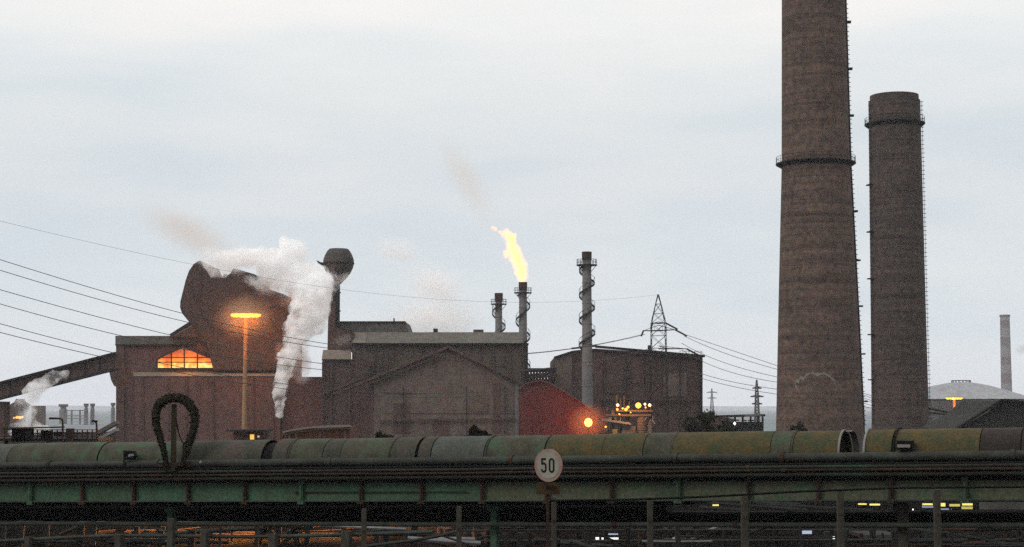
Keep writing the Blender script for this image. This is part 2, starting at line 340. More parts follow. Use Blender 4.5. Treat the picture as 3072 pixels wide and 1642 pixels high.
# ---------------------------------------------------------------- flare stacks with helical stairs
def stack(label, cx, Y, top, hwt, hwb, rows_plat, turns_top, turns_bot, pitch_px, phase, red_top=25, mt=palegrey, hwcap=None):
    b = base(cx, Y); t = thing('flare_stack', label, 'flare stack', b, 'slender steel flare stacks')
    zt = zat(top, Y); rt, rb = m(hwt, Y), m(hwb, Y); zr = zat(top + red_top, Y)
    rad = lambda z: rb + (rt - rb) * z / zt
    MB().lathe(b, [(rb, 0), (rad(zr), zr)], 24).build('shaft', mt, t, smooth=True)
    rc = m(hwcap, Y) if hwcap else rt * 1.25
    MB().lathe(b, [(rc * .97, zr), (rc, zt), (rc * .85, zt + .01), (rc * .8, zt - .5)], 24).build('burner_tip', rustiron, t, smooth=True)
    for k in range(1, 9):
        z = zt * k / 9.5; MB().lathe(b, [(rad(z) + .0, z - .12), (rad(z) + .09, z - .1), (rad(z) + .09, z + .1), (rad(z), z + .12)], 24, caps=False).build('flange', mt, t)
    for row, ex in rows_plat:
        z = zat(row, Y); r0 = rad(z); r1 = r0 + m(ex, Y)
        pf = MB().lathe(b, [(r0, z - .12), (r1, z - .12), (r1, z + .1), (r0, z + .1)], 20, caps=False).build('platform', iron, t)
        rl = MB()
        for k in range(14):
            a = 2 * math.pi * k / 14; p = b + Vector(((r1 - .1) * math.cos(a), (r1 - .1) * math.sin(a), z)); rl.beam(p, p + Vector((0, 0, 1.3)), .08)
        for h in (.7, 1.3): rl.tube([b + Vector(((r1 - .1) * math.cos(2 * math.pi * k / 14), (r1 - .1) * math.sin(2 * math.pi * k / 14), z + h)) for k in range(15)], .045, 4)
        for k in range(4):
            a = 2 * math.pi * k / 4 + .5; d = Vector((math.cos(a), math.sin(a), 0)); rl.beam(b + d * r1 + Vector((0, 0, z - .1)), b + d * r0 + Vector((0, 0, z - 1.6)), .1)
        rl.build('railing', iron, pf)
    # stair: treads, stringer, handrail
    z0, z1 = zat(turns_bot, Y), zat(turns_top, Y); pz = m(pitch_px, Y); nst = int((z1 - z0) / pz * 26)
    sm = MB(); ps = []; hr = []; w = m(9.5, Y)
    for k in range(nst + 1):
        z = z0 + (z1 - z0) * k / nst; a = phase + 2 * math.pi * (z - z0) / pz; d = Vector((math.cos(a), math.sin(a), 0)); r = rad(z)
        c = b + d * (r + w * .5) + Vector((0, 0, z)); sm.box(c, (w * .9, .5, .1), d)
        ps.append(b + d * (r + w) + Vector((0, 0, z))); hr.append(b + d * (r + w) + Vector((0, 0, z + 1.2)))
        if k % 3 == 0: sm.beam(ps[-1], hr[-1], .07)
    for p, q in zip(ps, ps[1:]): sm.beam(p, q, .1, .42)
    sm.tube(hr, .055, 4); sm.build('spiral_stair', iron, t)
    return t
stack('slender flare stack with a tall flame at its tip', 1569, 430, 847, 11.5, 13.5, [(879, 15)], 884, 1160, 92, 2.4, hwcap=13)
stack('shortest slender stack just left of the flame', 1496, 440, 880, 10, 12.5, [(913, 14)], 915, 1120, 84, 2.2, hwcap=12.5)
stack('tall pale stack standing in front of the dark block with a lattice pylon', 1762, 380, 756, 13, 17.5, [(796, 18)], 800, 1062, 75, 1.0, hwcap=15)

# ---------------------------------------------------------------- left mill building
Y = 400; bb = base(640, Y)
mill = thing('steel_mill', 'big maroon clad mill hall with a glowing window', 'building', bb)
f = MB(); f.ppx([(348, 1012), (835, 1012), (835, 1116), (840, 1131), (967, 1131), (967, 1345), (348, 1345)], Y, 45); f.build('wall', clad_red, mill)
# roof parapet strip (pale), sloping back
r_ = MB(); r_.prism([at(346, 1034, Y - .4), at(346, 1008, Y - .4), at(346, 1008, Y + 3), at(346, 1034, Y + 3)], at(600, 1010, Y) - at(346, 1010, Y)); r_.build('parapet', roofgrey, mill)
MB().beam(at(346, 1035, Y - .6), at(590, 1035, Y - .6), .4, .35).build('gutter', iron, mill)
led = MB(); led.prism([at(400, 1129, Y - 2.2), at(400, 1117, Y - .1), at(400, 1129, Y - .1)], at(826, 1120, Y) - at(400, 1120, Y)); led.build('ledge_roof', clad_tan, mill)
MB().rect(405, 1129, 840, 1345, Y - 2, 1.9).build('lower_wall', clad_red, mill)
MB().rect(349, 1035, 372, 1345, Y - .5, .45).build('corner_wall', clad_dark, mill)
MB().rect(702, 990, 711, 1100, Y - .9, .4).build('light_strip', palesheet, mill)
for x in (430, 505, 560, 640, 760, 820): MB().beam(at(x, 1132, Y - 2.2), at(x, 1340, Y - 2.2), .22).build('downpipe', clad_dark, mill)
# glowing window
W0 = [(471, 1106), (471, 1079), (500, 1063), (550, 1041), (572, 1050), (603, 1063), (641, 1078), (641, 1106)]
M = bpy.data.materials.new('furnace glow'); M.use_nodes = True; t = M.node_tree; B = t.nodes['Principled BSDF']; B.inputs['Base Color'].default_value = (.1, .03, .01, 1)
tcn = t.nodes.new('ShaderNodeTexCoord'); nz = t.nodes.new('ShaderNodeTexNoise'); nz.inputs['Scale'].default_value = .6; nz.inputs['Detail'].default_value = 4; t.links.new(tcn.outputs['Object'], nz.inputs['Vector'])
sp = t.nodes.new('ShaderNodeSeparateXYZ'); t.links.new(tcn.outputs['Object'], sp.inputs[0])
zb_, zt_ = zat(1106, Y), zat(1041, Y)
mr = t.nodes.new('ShaderNodeMapRange'); mr.inputs[1].default_value = zb_; mr.inputs[2].default_value = zt_; mr.inputs[3].default_value = .50; mr.inputs[4].default_value = -.32; t.links.new(sp.outputs['Z'], mr.inputs[0])
ad = t.nodes.new('ShaderNodeMath'); ad.operation = 'ADD'; t.links.new(nz.outputs[0], ad.inputs[0]); t.links.new(mr.outputs[0], ad.inputs[1])
cr2 = t.nodes.new('ShaderNodeValToRGB'); t.links.new(ad.outputs[0], cr2.inputs[0]); e = cr2.color_ramp.elements
e[0].position = .22; e[0].color = (.16, .035, .01, 1); e[1].position = .98; e[1].color = (1, .75, .2, 1)
for p_, c_ in ((.52, (.62, .10, .01)), (.78, (1, .25, .015))):
    q_ = e.new(p_); q_.color = (*c_, 1)
t.links.new(cr2.outputs[0], B.inputs['Emission Color']); B.inputs['Emission Strength'].default_value = 1.25
win = MB(); win.ppx(W0, Y - .35, .3); win = win.build('glowing_window', M, mill)
fr = MB()
for p, q in zip(W0, W0[1:] + W0[:1]): fr.beam(at(*p, Y - .5), at(*q, Y - .5), .35)
fr.build('frame', iron, win)
mu = MB()
for x, yt in ((514, 1058), (553, 1043), (592, 1058)): mu.beam(at(x, 1106, Y - .5), at(x, yt, Y - .5), .28)
for y, xa, xb in ((1073, 480, 632), (1087, 471, 641)): mu.beam(at(xa, y, Y - .5), at(xb, y, Y - .5), .22)
mu.build('mullions', iron, win)
lamp('furnace_light', at(556, 1085, Y - 3), 1400, mill, (1, .35, .06), 1.5)

# tilted smoke-capture hood on the hall roof
hd = thing('exhaust_hood', 'huge tilted dark hood with a notched open top pouring smoke over the mill roof', 'exhaust hood', base(700, 398))
charcoal = mat('charcoal plate', (.13, .088, .078), (.07, .052, .048), scale=.25, streak=.5, rust=(.03, .025, .024), seam=(3.5, 3.5, (.03, .026, .026), .4), fine=.3)
P = [(560, 1011), (574, 975), (566, 966), (545, 940), (539, 922), (540, 904), (556, 840), (566, 812), (580, 792), (596, 781), (606, 783), (612, 800), (624, 818), (640, 826), (656, 831), (666, 831), (672, 820), (688, 826), (698, 804), (768, 824), (764, 844), (790, 862), (850, 882), (898, 905), (904, 930), (896, 965), (880, 985), (862, 1012), (848, 1055), (838, 1114), (640, 1114), (618, 1030)]
MB().ppx(P, 398.6, 24).build('shell', charcoal, hd, bevel=.6)
MB().ppx([(600, 900), (700, 812), (766, 830), (760, 848), (640, 935)], 398.4, .25).build('side_plate', charcoal, hd)
for (a_, b_) in (((602, 786), (600, 905)), ((672, 822), (660, 1000)), ((700, 806), (840, 1000)), ((560, 850), (640, 1000)), ((600, 905), (880, 925))):
    MB().beam(at(*a_, 398.5), at(*b_, 398.5), .22).build('stiffener', charcoal, hd)
MB().beam(at(512, 1008, 395), at(575, 968, 395), .5, .9).build('ridge_walkway', iron, hd)
MB().beam(at(520, 1009, 394.5), at(578, 975, 394.5), .12, .12).build('handrail', palegrey, hd)
MB().ppx([(503, 1011), (572, 973), (590, 1011)], 397, 18).build('sloped_roof', clad_dark, hd)

# balloon shaped vessel on a tall column
Y = 392; bv = base(1003, Y); ve = thing('elevated_vessel', 'flat topped bulb shaped vessel on a thin column', 'vessel', bv)
k_ = m(1, Y); zr = lambda y: zat(y, Y)
vc = bv + Vector((m(9, Y), 0, 0))
MB().lathe(vc, [(9 * k_, zr(852)), (14 * k_, zr(845)), (22 * k_, zr(838)), (37 * k_, zr(818)), (44 * k_, zr(803)), (46.5 * k_, zr(790)), (46 * k_, zr(780)), (41 * k_, zr(766)), (35 * k_, zr(755)), (29 * k_, zr(748)), (27 * k_, zr(747))], 32).build('bulb', mat('sooty vessel plate', (.15, .135, .12), (.07, .062, .06), scale=.22, bump=.2), ve, smooth=True)
MB().lathe(bv, [(15 * k_, 0), (14 * k_, zr(850)), (12 * k_, zr(843))], 20).build('column', iron, ve, smooth=True)
MB().ppx([(985, 905), (1004, 905), (1004, 1060), (982, 1060)], Y - 3, 6).build('stair_tower', clad_dark, ve)
MB().ppx([(950, 781), (962, 787), (985, 790), (1000, 830), (985, 812), (965, 797), (952, 790)], Y - .5, 1.6).build('inlet_duct', iron, ve)
MB().lathe(vc, [(47.5 * k_, zr(793)), (47.5 * k_, zr(789))], 32, caps=False).build('stiffening_ring', iron, ve)
for y in (880, 935, 985): MB().lathe(bv, [(17 * k_, zr(y)), (17 * k_, zr(y - 3))], 16).build('flange', iron, ve)

# service block beside the vessel
Y = 386; sb = thing('service_block', 'dark stepped service block at the foot of the bulb vessel', 'building', base(1005, Y))
MB().ppx([(985, 1052), (985, 985), (1016, 985), (1056, 1004), (1060, 1052)], Y, 12).build('upper_wall', clad_dark, sb)
MB().ppx([(1052, 985), (1062, 1000), (1062, 1052), (1052, 1052)], Y - 1, 3).build('vent_duct', rustiron, sb)
MB().ppx([(967, 1078), (967, 1345), (1125, 1345), (1125, 1078)], Y - 6, 16).build('wall', clad_rust, sb)
rp_ = MB(); rp_.prism([at(965, 1079, Y - 6.4), at(969, 1050, Y - 2), at(969, 1079, Y - 2)], at(1053, 1050, Y) - at(969, 1050, Y)); rp_.build('roof', clad_tan, sb)
MB().beam(at(966, 1080, Y - 6.6), at(1052, 1080, Y - 6.6), .3).build('gutter', iron, sb)
MB().rect(1085, 1080, 1122, 1345, Y - 6.6, .5).build('bay_shade_panel', clad_dark, sb)  # dark panel set proud of the wall, recess shade as colour
MB().rect(1110, 1100, 1124, 1300, Y - 7.3, .6).build('vertical_duct', iron, sb)
for x in (960, 985, 1040, 1078): MB().beam(at(x + 8, 1085, Y - 6.4), at(x + 8, 1335, Y - 6.4), .3).build('downpipe', clad_dark, sb)
MB().beam(at(968, 1182, Y - 6.6), at(1105, 1128, Y - 6.6), .6).build('gas_pipe', mat('maroon pipe', (.16, .10, .10), (.10, .07, .07)), sb)

# ---------------------------------------------------------------- central rolling shop
Y = 384; rs = thing('rolling_shop', 'long flat roofed shop with a pale roof band above olive cladding', 'building', base(1320, Y))
MB().rect(1056, 1032, 1583, 1345, Y, 40).build('wall', clad_olive, rs)
q = MB(); q.prism([at(1054, 1031, Y - .6), at(1062, 997, Y + 5), at(1062, 1031, Y + 5)], at(1574, 997, Y) - at(1062, 997, Y)); q.build('roof', mat('pale roof band', (.215, .20, .17), (.155, .145, .125), scale=.08, streak=.3, fine=.15), rs)
q = MB(); q.prism([at(1060, 1029, Y - .75), at(1067, 1000, Y + 4), at(1067, 1031, Y + 4)], at(1102, 1000, Y) - at(1067, 1000, Y)); q.build('roof_patch', clad_tan, rs)
MB().beam(at(1055, 1033, Y - .9), at(1586, 1033, Y - .9), .5, .5).build('gutter', black, rs)
MB().rect(1264, 1036, 1274, 1090, Y - .7, .6).build('dark_strip', iron, rs)  # raised iron-coloured strip on the wall
for x in (1125, 1180, 1330, 1405, 1440, 1480, 1530, 1560): MB().beam(at(x, 1036, Y - .3), at(x, 1340, Y - .3), .3).build('downpipe', clad_dark, rs)
MB().rect(1573, 1034, 1584, 1345, Y - .5, .4).build('corner_strip', iron, rs)
q = MB(); q.ppx([(1018, 998), (1018, 966), (1216, 965), (1227, 998)], Y + 10, 20); q.build('upper_roof', roofgrey, rs)
MB().beam(at(1018, 966, Y + 9.8), at(1216, 966, Y + 9.8), .3).build('ridge', iron, rs)

# gabled shed in front of it
Y = 362; gs = thing('gabled_shed', 'large plain gable fronted shed of grey brown sheet in front of the long shop', 'building', base(1345, Y))
MB().ppx([(1122, 1345), (1122, 1140), (1345, 1045), (1558, 1146), (1558, 1345)], Y, 16).build('wall', clad_grey, gs)
for (a_, b_, nm) in (((1000, 1183), (1345, 1042), 'left'), ((1345, 1042), (1572, 1152), 'right')):
    MB().beam(at(*a_, Y - .5), at(*b_, Y - .5), 2.0, .55).build('verge', clad_dark, gs)
MB().beam(at(1062, 1170, Y - 1), at(1330, 1063, Y - 1), .25, .3).build('verge_trim', mat('verge trim metal', (.15, .12, .11), (.10, .08, .075)), gs)
MB().rect(1110, 1150, 1122, 1345, Y + .4, 5).build('side_return', clad_dark, gs)
for (x0, y0, x1, y1) in ((1150, 1180, 1250, 1182), (1150, 1240, 1550, 1241)): MB().rect(x0, y0, x1, y1, Y - .12, .1).build('sheet_joint', clad_dark, gs)
MB().rect(1545, 1150, 1557, 1345, Y - .3, .25).build('corner_strip', palegrey, gs)

# crimson arched shed
Y = 374; cs = thing('arched_shed', 'crimson shed with a rounded roof beside the gabled shed', 'building', base(1650, Y))
MB().ppx([(1556, 1345), (1556, 1168), (1575, 1152), (1600, 1145), (1625, 1143), (1650, 1150), (1690, 1172), (1740, 1205), (1795, 1245), (1795, 1345)], Y - 14, 10).build('wall', clad_crim, cs)
ar = [(1556, 1168), (1575, 1152), (1600, 1145), (1625, 1143), (1650, 1150), (1690, 1172), (1740, 1205), (1795, 1245)]
q = MB()
for p, r0 in zip(ar, ar[1:]): q.beam(at(*p, Y - 14.3), at(*r0, Y - 14.3), .8, .3)
q.build('roof_edge', clad_dark, cs)

for x, y0, y1, w_ in ((1150, 1062, 1120, 14), (1505, 1060, 1100, 10)): MB().rect(x, y0, x + w_, y1, 383.6, .3).build('patched_panel', clad_dark, rs)
MB().rect(1300, 986, 1312, 998, 392, 3).build('roof_vent', iron, rs); MB().rect(1420, 989, 1450, 998, 394, 3).build('roof_vent', clad_dark, rs); MB().rect(1180, 955, 1184, 966, 396, .3).build('vent_pipe', iron, rs)
for x0, x1, y0, y1, mt in ((1180, 1230, 1210, 1300, clad_dark), (1300, 1345, 1255, 1345, clad_rust), (1420, 1465, 1190, 1235, clad_olive), (1480, 1500, 1150, 1300, clad_dark)): MB().rect(x0, y0, x1, y1, 361.85, .12).build('patched_panel', mt, gs)
for x in (1210, 1400, 1515): MB().beam(at(x, 1160, 361.6), at(x, 1340, 361.6), .18).build('downpipe', iron, gs)
MB().beam(at(1135, 1262, 361.4), at(1545, 1256, 361.4), .35).build('service_pipe', clad_rust, gs)
# lattice conveyor gallery between shops
Y = 392; lg = thing('lattice_gallery', 'short lattice bridge between the long shop and the dark block', 'conveyor bridge', base(1625, Y))
MB().beam(at(1580, 1111, Y), at(1670, 1111, Y), 3, .9).build('roof_beam', iron, lg)
MB().beam(at(1580, 1130, Y), at(1670, 1124, Y), 2.6, 1.2).build('side_wall', clad_dark, lg)
MB().beam(at(1580, 1172, Y), at(1670, 1172, Y), 3, .8).build('floor_beam', iron, lg)
q = MB(); x = 1584
while x < 1664:
    q.beam(at(x, 1115, Y - 1), at(x, 1170, Y - 1), .5); q.beam(at(x, 1132, Y - 1), at(x + 9, 1170, Y - 1), .45); q.beam(at(x + 9, 1132, Y + 1), at(x, 1170, Y + 1), .4); x += 9
q.build('lattice', iron, lg)

# dark block on the right
Y = 400; db = thing('dark_block', 'dark brown windowless block with a low sloping roof edge under the lattice pylon', 'building', base(1885, Y))
MB().ppx([(1663, 1345), (1663, 1072), (1716, 1058), (1720, 1052), (1786, 1046), (2050, 1064), (2108, 1070), (2108, 1345)], Y, 45).build('wall', clad_dark, db)
q = MB(); q.beam(at(1786, 1040, Y - .6), at(2114, 1069, Y - .6), 1.6, .55); q.build('roof_edge', iron, db)
MB().beam(at(1790, 1048, Y - .8), at(2108, 1075, Y - .8), .2, .28).build('roof_trim', clad_tan, db)
MB().beam(at(1715, 1046, Y - .4), at(1790, 1038, Y - .4), 1.4, .4).build('roof_edge', iron, db)
MB().beam(at(1662, 1073, Y - .4), at(1718, 1055, Y - .4), 1.4, .4).build('roof_edge', iron, db)
MB().ppx([(1664, 1076), (1716, 1060), (1716, 1345), (1664, 1345)], Y - .5, .4).build('side_wall', clad_grey, db)
MB().rect(2098, 1074, 2108, 1345, Y - .5, .4).build('corner_strip', iron, db)
MB().rect(1945, 1036, 1954, 1060, Y, 2).build('roof_vent', iron, db)
MB().rect(1950, 1070, 1957, 1083, Y - .6, .5).build('wall_lamp', palesheet, db)
q = MB()
for x in range(2040, 2112, 9): q.beam(at(x, 1069, Y), at(x, 1052, Y), .12)
q.beam(at(2040, 1053, Y), at(2110, 1057, Y), .1); q.build('roof_railing', palegrey, db)
for x0, x1, y0, y1, mt in ((1820, 1870, 1100, 1180, clad_rust), (1990, 2060, 1120, 1190, clad_grey), (1900, 1930, 1085, 1150, clad_red)): MB().rect(x0, y0, x1, y1, 399.8, .15).build('patched_panel', mt, db)
for x in (1810, 1880, 1935, 2040): MB().beam(at(x, 1078, 399.5), at(x, 1340, 399.5), .22).build('downpipe', iron, db)
MB().beam(at(1800, 1196, 399.3), at(2100, 1200, 399.3), .4).build('service_pipe', clad_rust, db)
MB().ppx([(2108, 1345), (2108, 1240), (2150, 1250), (2205, 1257), (2205, 1345)], Y + 1, 20).build('lean_to', clad_dark, db)

# ---------------------------------------------------------------- lattice pylons
def pylon(label, cx, Y, top, rows_w, arms, th, mt=iron, group='lattice power pylons'):
    b = base(cx, Y); t = thing('pylon', label, 'pylon', b, group); q = MB()
    pr = [(0, rows_w[0][1] * 1.25)] + [(zat(r, Y), w) for r, w in rows_w]
    lv = []
    for (z0, w0), (z1, w1) in zip(pr, pr[1:]):
        nn = max(1, int((z1 - z0) / max(2.0, m(w0 + w1, Y) * .5)))
        for k in range(nn): lv.append((z0 + (z1 - z0) * k / nn, m(w0 + (w1 - w0) * k / nn, Y)))
    lv.append((pr[-1][0], m(pr[-1][1], Y)))
    cs_ = [(-1, -1), (1, -1), (1, 1), (-1, 1)]
    for (z0, w0), (z1, w1) in zip(lv, lv[1:]):
        for i in range(4):
            a, c = cs_[i], cs_[(i + 1) % 4]
            A0 = b + Vector((a[0] * w0, a[1] * w0, z0)); A1 = b + Vector((a[0] * w1, a[1] * w1, z1)); C0 = b + Vector((c[0] * w0, c[1] * w0, z0)); C1 = b + Vector((c[0] * w1, c[1] * w1, z1))
            q.beam(A0, A1, th * 1.4); q.beam(A0, C1, th * .8); q.beam(C0, A1, th * .8); q.beam(A1, C1, th * .8)
    q.build('lattice_tower', mt, t)
    for (row, x0, y0, x1, y1, ap) in arms:
        z = zat(row, Y); q = MB(); c = b + Vector((0, 0, z)); L0 = at(x0, y0, Y); R0 = at(x1, y1, Y); w = m(10, Y)
        for e in (L0, R0):
            for s_ in (-1, 1):
                q.beam(c + Vector((0, s_ * w, -.1)), e, th * 1.5); q.beam(c + Vector((0, s_ * w * .6, m(ap, Y))), e, th)
            for f_ in (.25, .5, .75): q.beam(c + (e - c) * f_, c + Vector((0, 0, m(ap, Y))) * (1 - f_) + (e - c) * f_ * 1.0, th * .7)
        q.beam(L0, R0, th * 2.6, th * 2.2)
        q.build('cross_arm', mt, t)
        for e, sgn in ((L0, -1), (R0, 1)):
            if Y < 500: MB().tube([e, e + Vector((sgn * .7, -3.2, -1.3)) if sgn < 0 else e + Vector((2.6, -1, -1.5))], .22, 6).build('insulator', iron, t)
    return t
pylon('lattice pylon standing close against the dark block', 1977, 393, 884, [(1340, 28), (1045, 22), (970, 21), (884, 1.5)], [(992, 1930, 993, 2026, 990, 16), (1046, 2000, 1046, 2060, 1047, 8), (970, 1958, 970, 1998, 970, 4)], .095)
pylon('hazy distant pylon left of the widest chimney', 2271, 1100, 1140, [(1330, 9), (1180, 4), (1140, 1)], [(1165, 2258, 1165, 2284, 1165, 5), (1190, 2252, 1190, 2290, 1190, 5), (1212, 2256, 1212, 2286, 1212, 5)], .42)
pylon('very faint distant pylon beside the dark block corner', 2136, 1900, 1166, [(1260, 7), (1200, 3), (1166, 1)], [(1178, 2120, 1178, 2152, 1178, 4), (1195, 2122, 1195, 2150, 1195, 4)], .3)

# power lines: each strung between two distances, through photo points
wirem = mat('weathered wire', (.14, .14, .145), (.11, .11, .11))
def cable(pts, Ya, Yb, r, label, name='power_line', n=50):
    xa, xb = pts[0][0], pts[-1][0]
    def interp(x):                            # smooth curve through the points
        s = 0
        for i, (xi, yi) in enumerate(pts):
            l = 1
            for j, (xj, _) in enumerate(pts):
                if i != j: l *= (x - xj) / (xi - xj)
            s += l * yi
        return s
    P = []
    for i in range(n + 1):
        x = xa + (xb - xa) * i / n; f_ = i / n; Yx = 1 / ((1 - f_) / Ya + f_ / Yb); P.append(at(x, interp(x), Yx))
    o = MB().tube(P, r, 5, rs=[r * (.6 + .4 * p.y / max(Ya, Yb)) for p in P]).build(name, wirem)
    return tag(o, label, 'power line', 'overhead power lines')
cable([(-200, 615), (560, 790), (1440, 905), (1977, 884)], 170, 393, .019, 'faint thin wire, highest of all, ending at the tip of the lattice pylon')
for pts, w in (([(-200, 716), (545, 940), (1000, 1035), (1930, 1003)], 'upper of the top pair of wires dropping to the tilted hood'),
               ([(-200, 748), (575, 970), (1000, 1047), (1935, 1004)], 'lower of the top pair of wires dropping to the tilted hood'),
               ([(-200, 812), (500, 1003), (970, 1092), (1950, 1046)], 'upper of the middle pair of wires meeting the mill roof line'),
               ([(-200, 852), (352, 1005), (970, 1110), (1960, 1048)], 'lower of the middle pair of wires meeting the mill roof line'),
               ([(-200, 914), (345, 1060), (920, 1160), (1960, 1100)], 'upper of the lowest pair of wires crossing above the sloping gallery'),
               ([(-200, 945), (300, 1070), (920, 1174), (1965, 1106)], 'lower of the lowest pair of wires crossing above the sloping gallery')):
    cable(pts, 190, 393, .055, w)
for i, (ys, w) in enumerate((((1003, 1070, 1097, 1195), 'highest wire running from the lattice pylon arm to the wide chimney'), ((1008, 1085, 1108, 1205), 'second highest wire between lattice pylon and wide chimney'),
          ((1030, 1112, 1131, 1212), 'third highest wire between lattice pylon and wide chimney'), ((1050, 1132, 1147, 1218), 'third lowest wire between lattice pylon and wide chimney'),
          ((1100, 1156, 1168, 1224), 'second lowest wire between lattice pylon and wide chimney'), ((1115, 1170, 1183, 1230), 'lowest wire between lattice pylon and wide chimney'))):
    cable([(2052 if i < 2 else 2045, ys[0]), (2250, ys[1]), (2330, ys[2]), (2640, ys[3])], 393, 360, .06, w)
tw = [(-20, 770), (8, 786)], [(-20, 862), (14, 880)], [(-20, 950), (8, 972)]

# ---------------------------------------------------------------- sloping conveyor gallery at the left
Y = 330; cg = thing('conveyor_gallery', 'enclosed gallery sloping up to the mill hall from a pier', 'conveyor gallery', base(100, Y))
gx = [(-160, 1190), (348, 1060), (348, 1108), (-160, 1234)]
MB().ppx([(-160, 1191), (348, 1059), (348, 1106), (-160, 1236)], Y, 5).build('gallery_wall', clad_dark, cg)
MB().beam(at(-160, 1190, Y - .3), at(348, 1059, Y - .3), 1.2, .4).build('roof_edge', iron, cg)
MB().beam(at(-160, 1236, Y - .3), at(348, 1107, Y - .3), 1.2, .5).build('floor_beam', iron, cg)
MB().rect(-40, 1205, 12, 1345, Y, 4).build('pier', clad_dark, cg)
MB().ppx([(326, 1108), (352, 1104), (352, 1163), (342, 1158), (333, 1140)], Y + 30, 14).build('end_chute', clad_dark, cg)
for k in range(9): 
    x = -60 + k * 45; y = 1164 - k * 11.8
    MB().beam(at(x, y + 4, Y - .1), at(x, y + 44, Y - .1), .3).build('wall_rib', iron, cg)

# low pipe bridge rising at the foot of the mill
lp = thing('ramp_conveyor', 'short ramp climbing to the mill foot beside the rail platform', 'conveyor', base(320, 300))
MB().beam(at(290, 1302, 300), at(352, 1268, 300), 3, .6).build('deck', clad_olive, lp)
MB().beam(at(292, 1322, 298), at(352, 1290, 298), 3, .5).build('lower_deck', palegrey, lp)

# far stoves and stacks at the left in the haze
for i, (x0, x1, yt, w, lab) in enumerate(((176, 204, 1213, 950, 'hazy stove tower with a flared cap, left of a rail bridge'), (251, 266, 1211, 900, 'thin hazy tower, left one of the close pair'), (270, 285, 1211, 905, 'thin hazy tower, right one of the close pair'), (332, 346, 1209, 880, 'hazy tower at the edge of the mill hall'))):
    c = (x0 + x1) / 2; b = base(c, w); t = thing('stove_tower', lab, 'tower', b, 'hazy stove towers')
    rr = m((x1 - x0) / 2, w)
    MB().lathe(b, [(rr * .85, 0), (rr * .85, zat(yt + 16, w)), (rr * .62, zat(yt + 15, w)), (rr * .62, zat(yt + 8, w))], 18).build('shell', palegrey, t, smooth=True)
    MB().lathe(b, [(rr * .9, zat(yt + 8, w)), (rr, zat(yt + 6, w)), (rr, zat(yt, w))], 18).build('cap', clad_grey, t)
hb = thing('link_bridge', 'hazy double deck pipe bridge between stove towers', 'bridge', base(225, 920))
for y in (1232, 1248, 1256): MB().beam(at(200, y, 920), at(262, y, 920), 1, m(2.5, 920)).build('deck_pipe', palegrey, hb)
q = MB()
for x in (215, 240): q.beam(at(x, 1230, 920), at(x, 1330, 920), .8)
q.build('trestle', palegrey, hb)
fh = thing('far_plant_house', 'small hazy plant house with a pointed roof near the pier', 'building', base(40, 700))
MB().ppx([(14, 1345), (14, 1214), (30, 1214), (44, 1206), (48, 1197), (53, 1206), (66, 1212), (60, 1232), (50, 1262), (50, 1345)], 700, 12).build('wall', clad_rust, fh)
MB().rect(94, 1218, 122, 1345, 720, 8).build('stair_tower', clad_grey, fh)
fl0 = thing('ground_flare', 'small low row of orange flames beside the hazy plant house', 'flare', base(55, 690))
MB().rect(38, 1258, 72, 1345, 690, 3).build('burner_box', clad_dark, fl0)

# ---------------------------------------------------------------- gas holder and shed on the right
Y = 720; gh = thing('gas_holder', 'wide domed gas holder seen through haze', 'gas holder', base(2885, Y + 32))
bc = base(2885, Y + 32); k_ = m(1, Y + 32)
dz = [(y, r) for y, r in ((1198, 215), (1190, 190), (1180, 160), (1168, 120), (1158, 85), (1152, 55), (1148, 30), (1147, 4))]
MB().lathe(bc, [(r * k_, zat(y, Y + 32)) for y, r in dz], 64, caps=False).build('dome', mat('dull silver paint', (.5, .52, .55), (.42, .44, .47), scale=.04), gh, smooth=True)
MB().lathe(bc, [(215 * k_, 0), (215 * k_, zat(1198, Y + 32))], 64, caps=False).build('tank_wall', mat('tank wall paint', (.15, .125, .125), (.115, .10, .10), scale=.04, streak=.4), gh, smooth=True)
MB().lathe(bc, [(217 * k_, zat(1201, Y)), (217 * k_, zat(1197, Y))], 64, caps=False).build('rim_walkway', iron, gh)
MB().lathe(bc, [(30 * k_, zat(1151, Y)), (30 * k_, zat(1148, Y))], 16).build('crown_platform', iron, gh)
q = MB()
for k in range(16):
    a = k * math.pi / 8; p = bc + Vector((28 * k_ * math.cos(a), 28 * k_ * math.sin(a), zat(1148, Y))); q.beam(p, p + Vector((0, 0, 1.4)), .25)
q.tube([bc + Vector((28 * k_ * math.cos(k * math.pi / 8), 28 * k_ * math.sin(k * math.pi / 8), zat(1148, Y) + 1.4)) for k in range(17)], .12, 4); q.build('crown_railing', iron, gh)
ds = thing('dark_gable_shed', 'dark low gabled shed in front of the gas holder', 'building', base(3000, 250))
MB().ppx([(2868, 1360), (2868, 1290), (2960, 1240), (3000, 1203), (3040, 1200), (3200, 1225), (3200, 1360)], 250, 22).build('wall', mat('dark green shed sheet', (.045, .048, .04), (.028, .03, .027), scale=.3), ds)
MB().beam(at(2868, 1288, 249.4), at(3005, 1200, 249.4), 1, .3).build('roof_edge', black, ds)
MB().beam(at(3003, 1200, 249.4), at(3200, 1222, 249.4), 1, .35).build('roof_edge', black, ds)
pl = thing('sloping_pipe', 'thin dark pipes sloping down towards the gable shed', 'pipe', base(2880, 300))
MB().tube([at(2785, 1225, 300), at(2880, 1246, 300), at(2925, 1240, 300), at(3000, 1212, 300)], .22, 6).build('upper_pipe', iron, pl)
MB().tube([at(2785, 1238, 302), at(2890, 1250, 302), at(2960, 1232, 302)], .16, 6).build('lower_pipe', iron, pl)
MB().beam(at(2920, 1245, 301), at(2920, 1345, 301), .3).build('post', iron, pl)

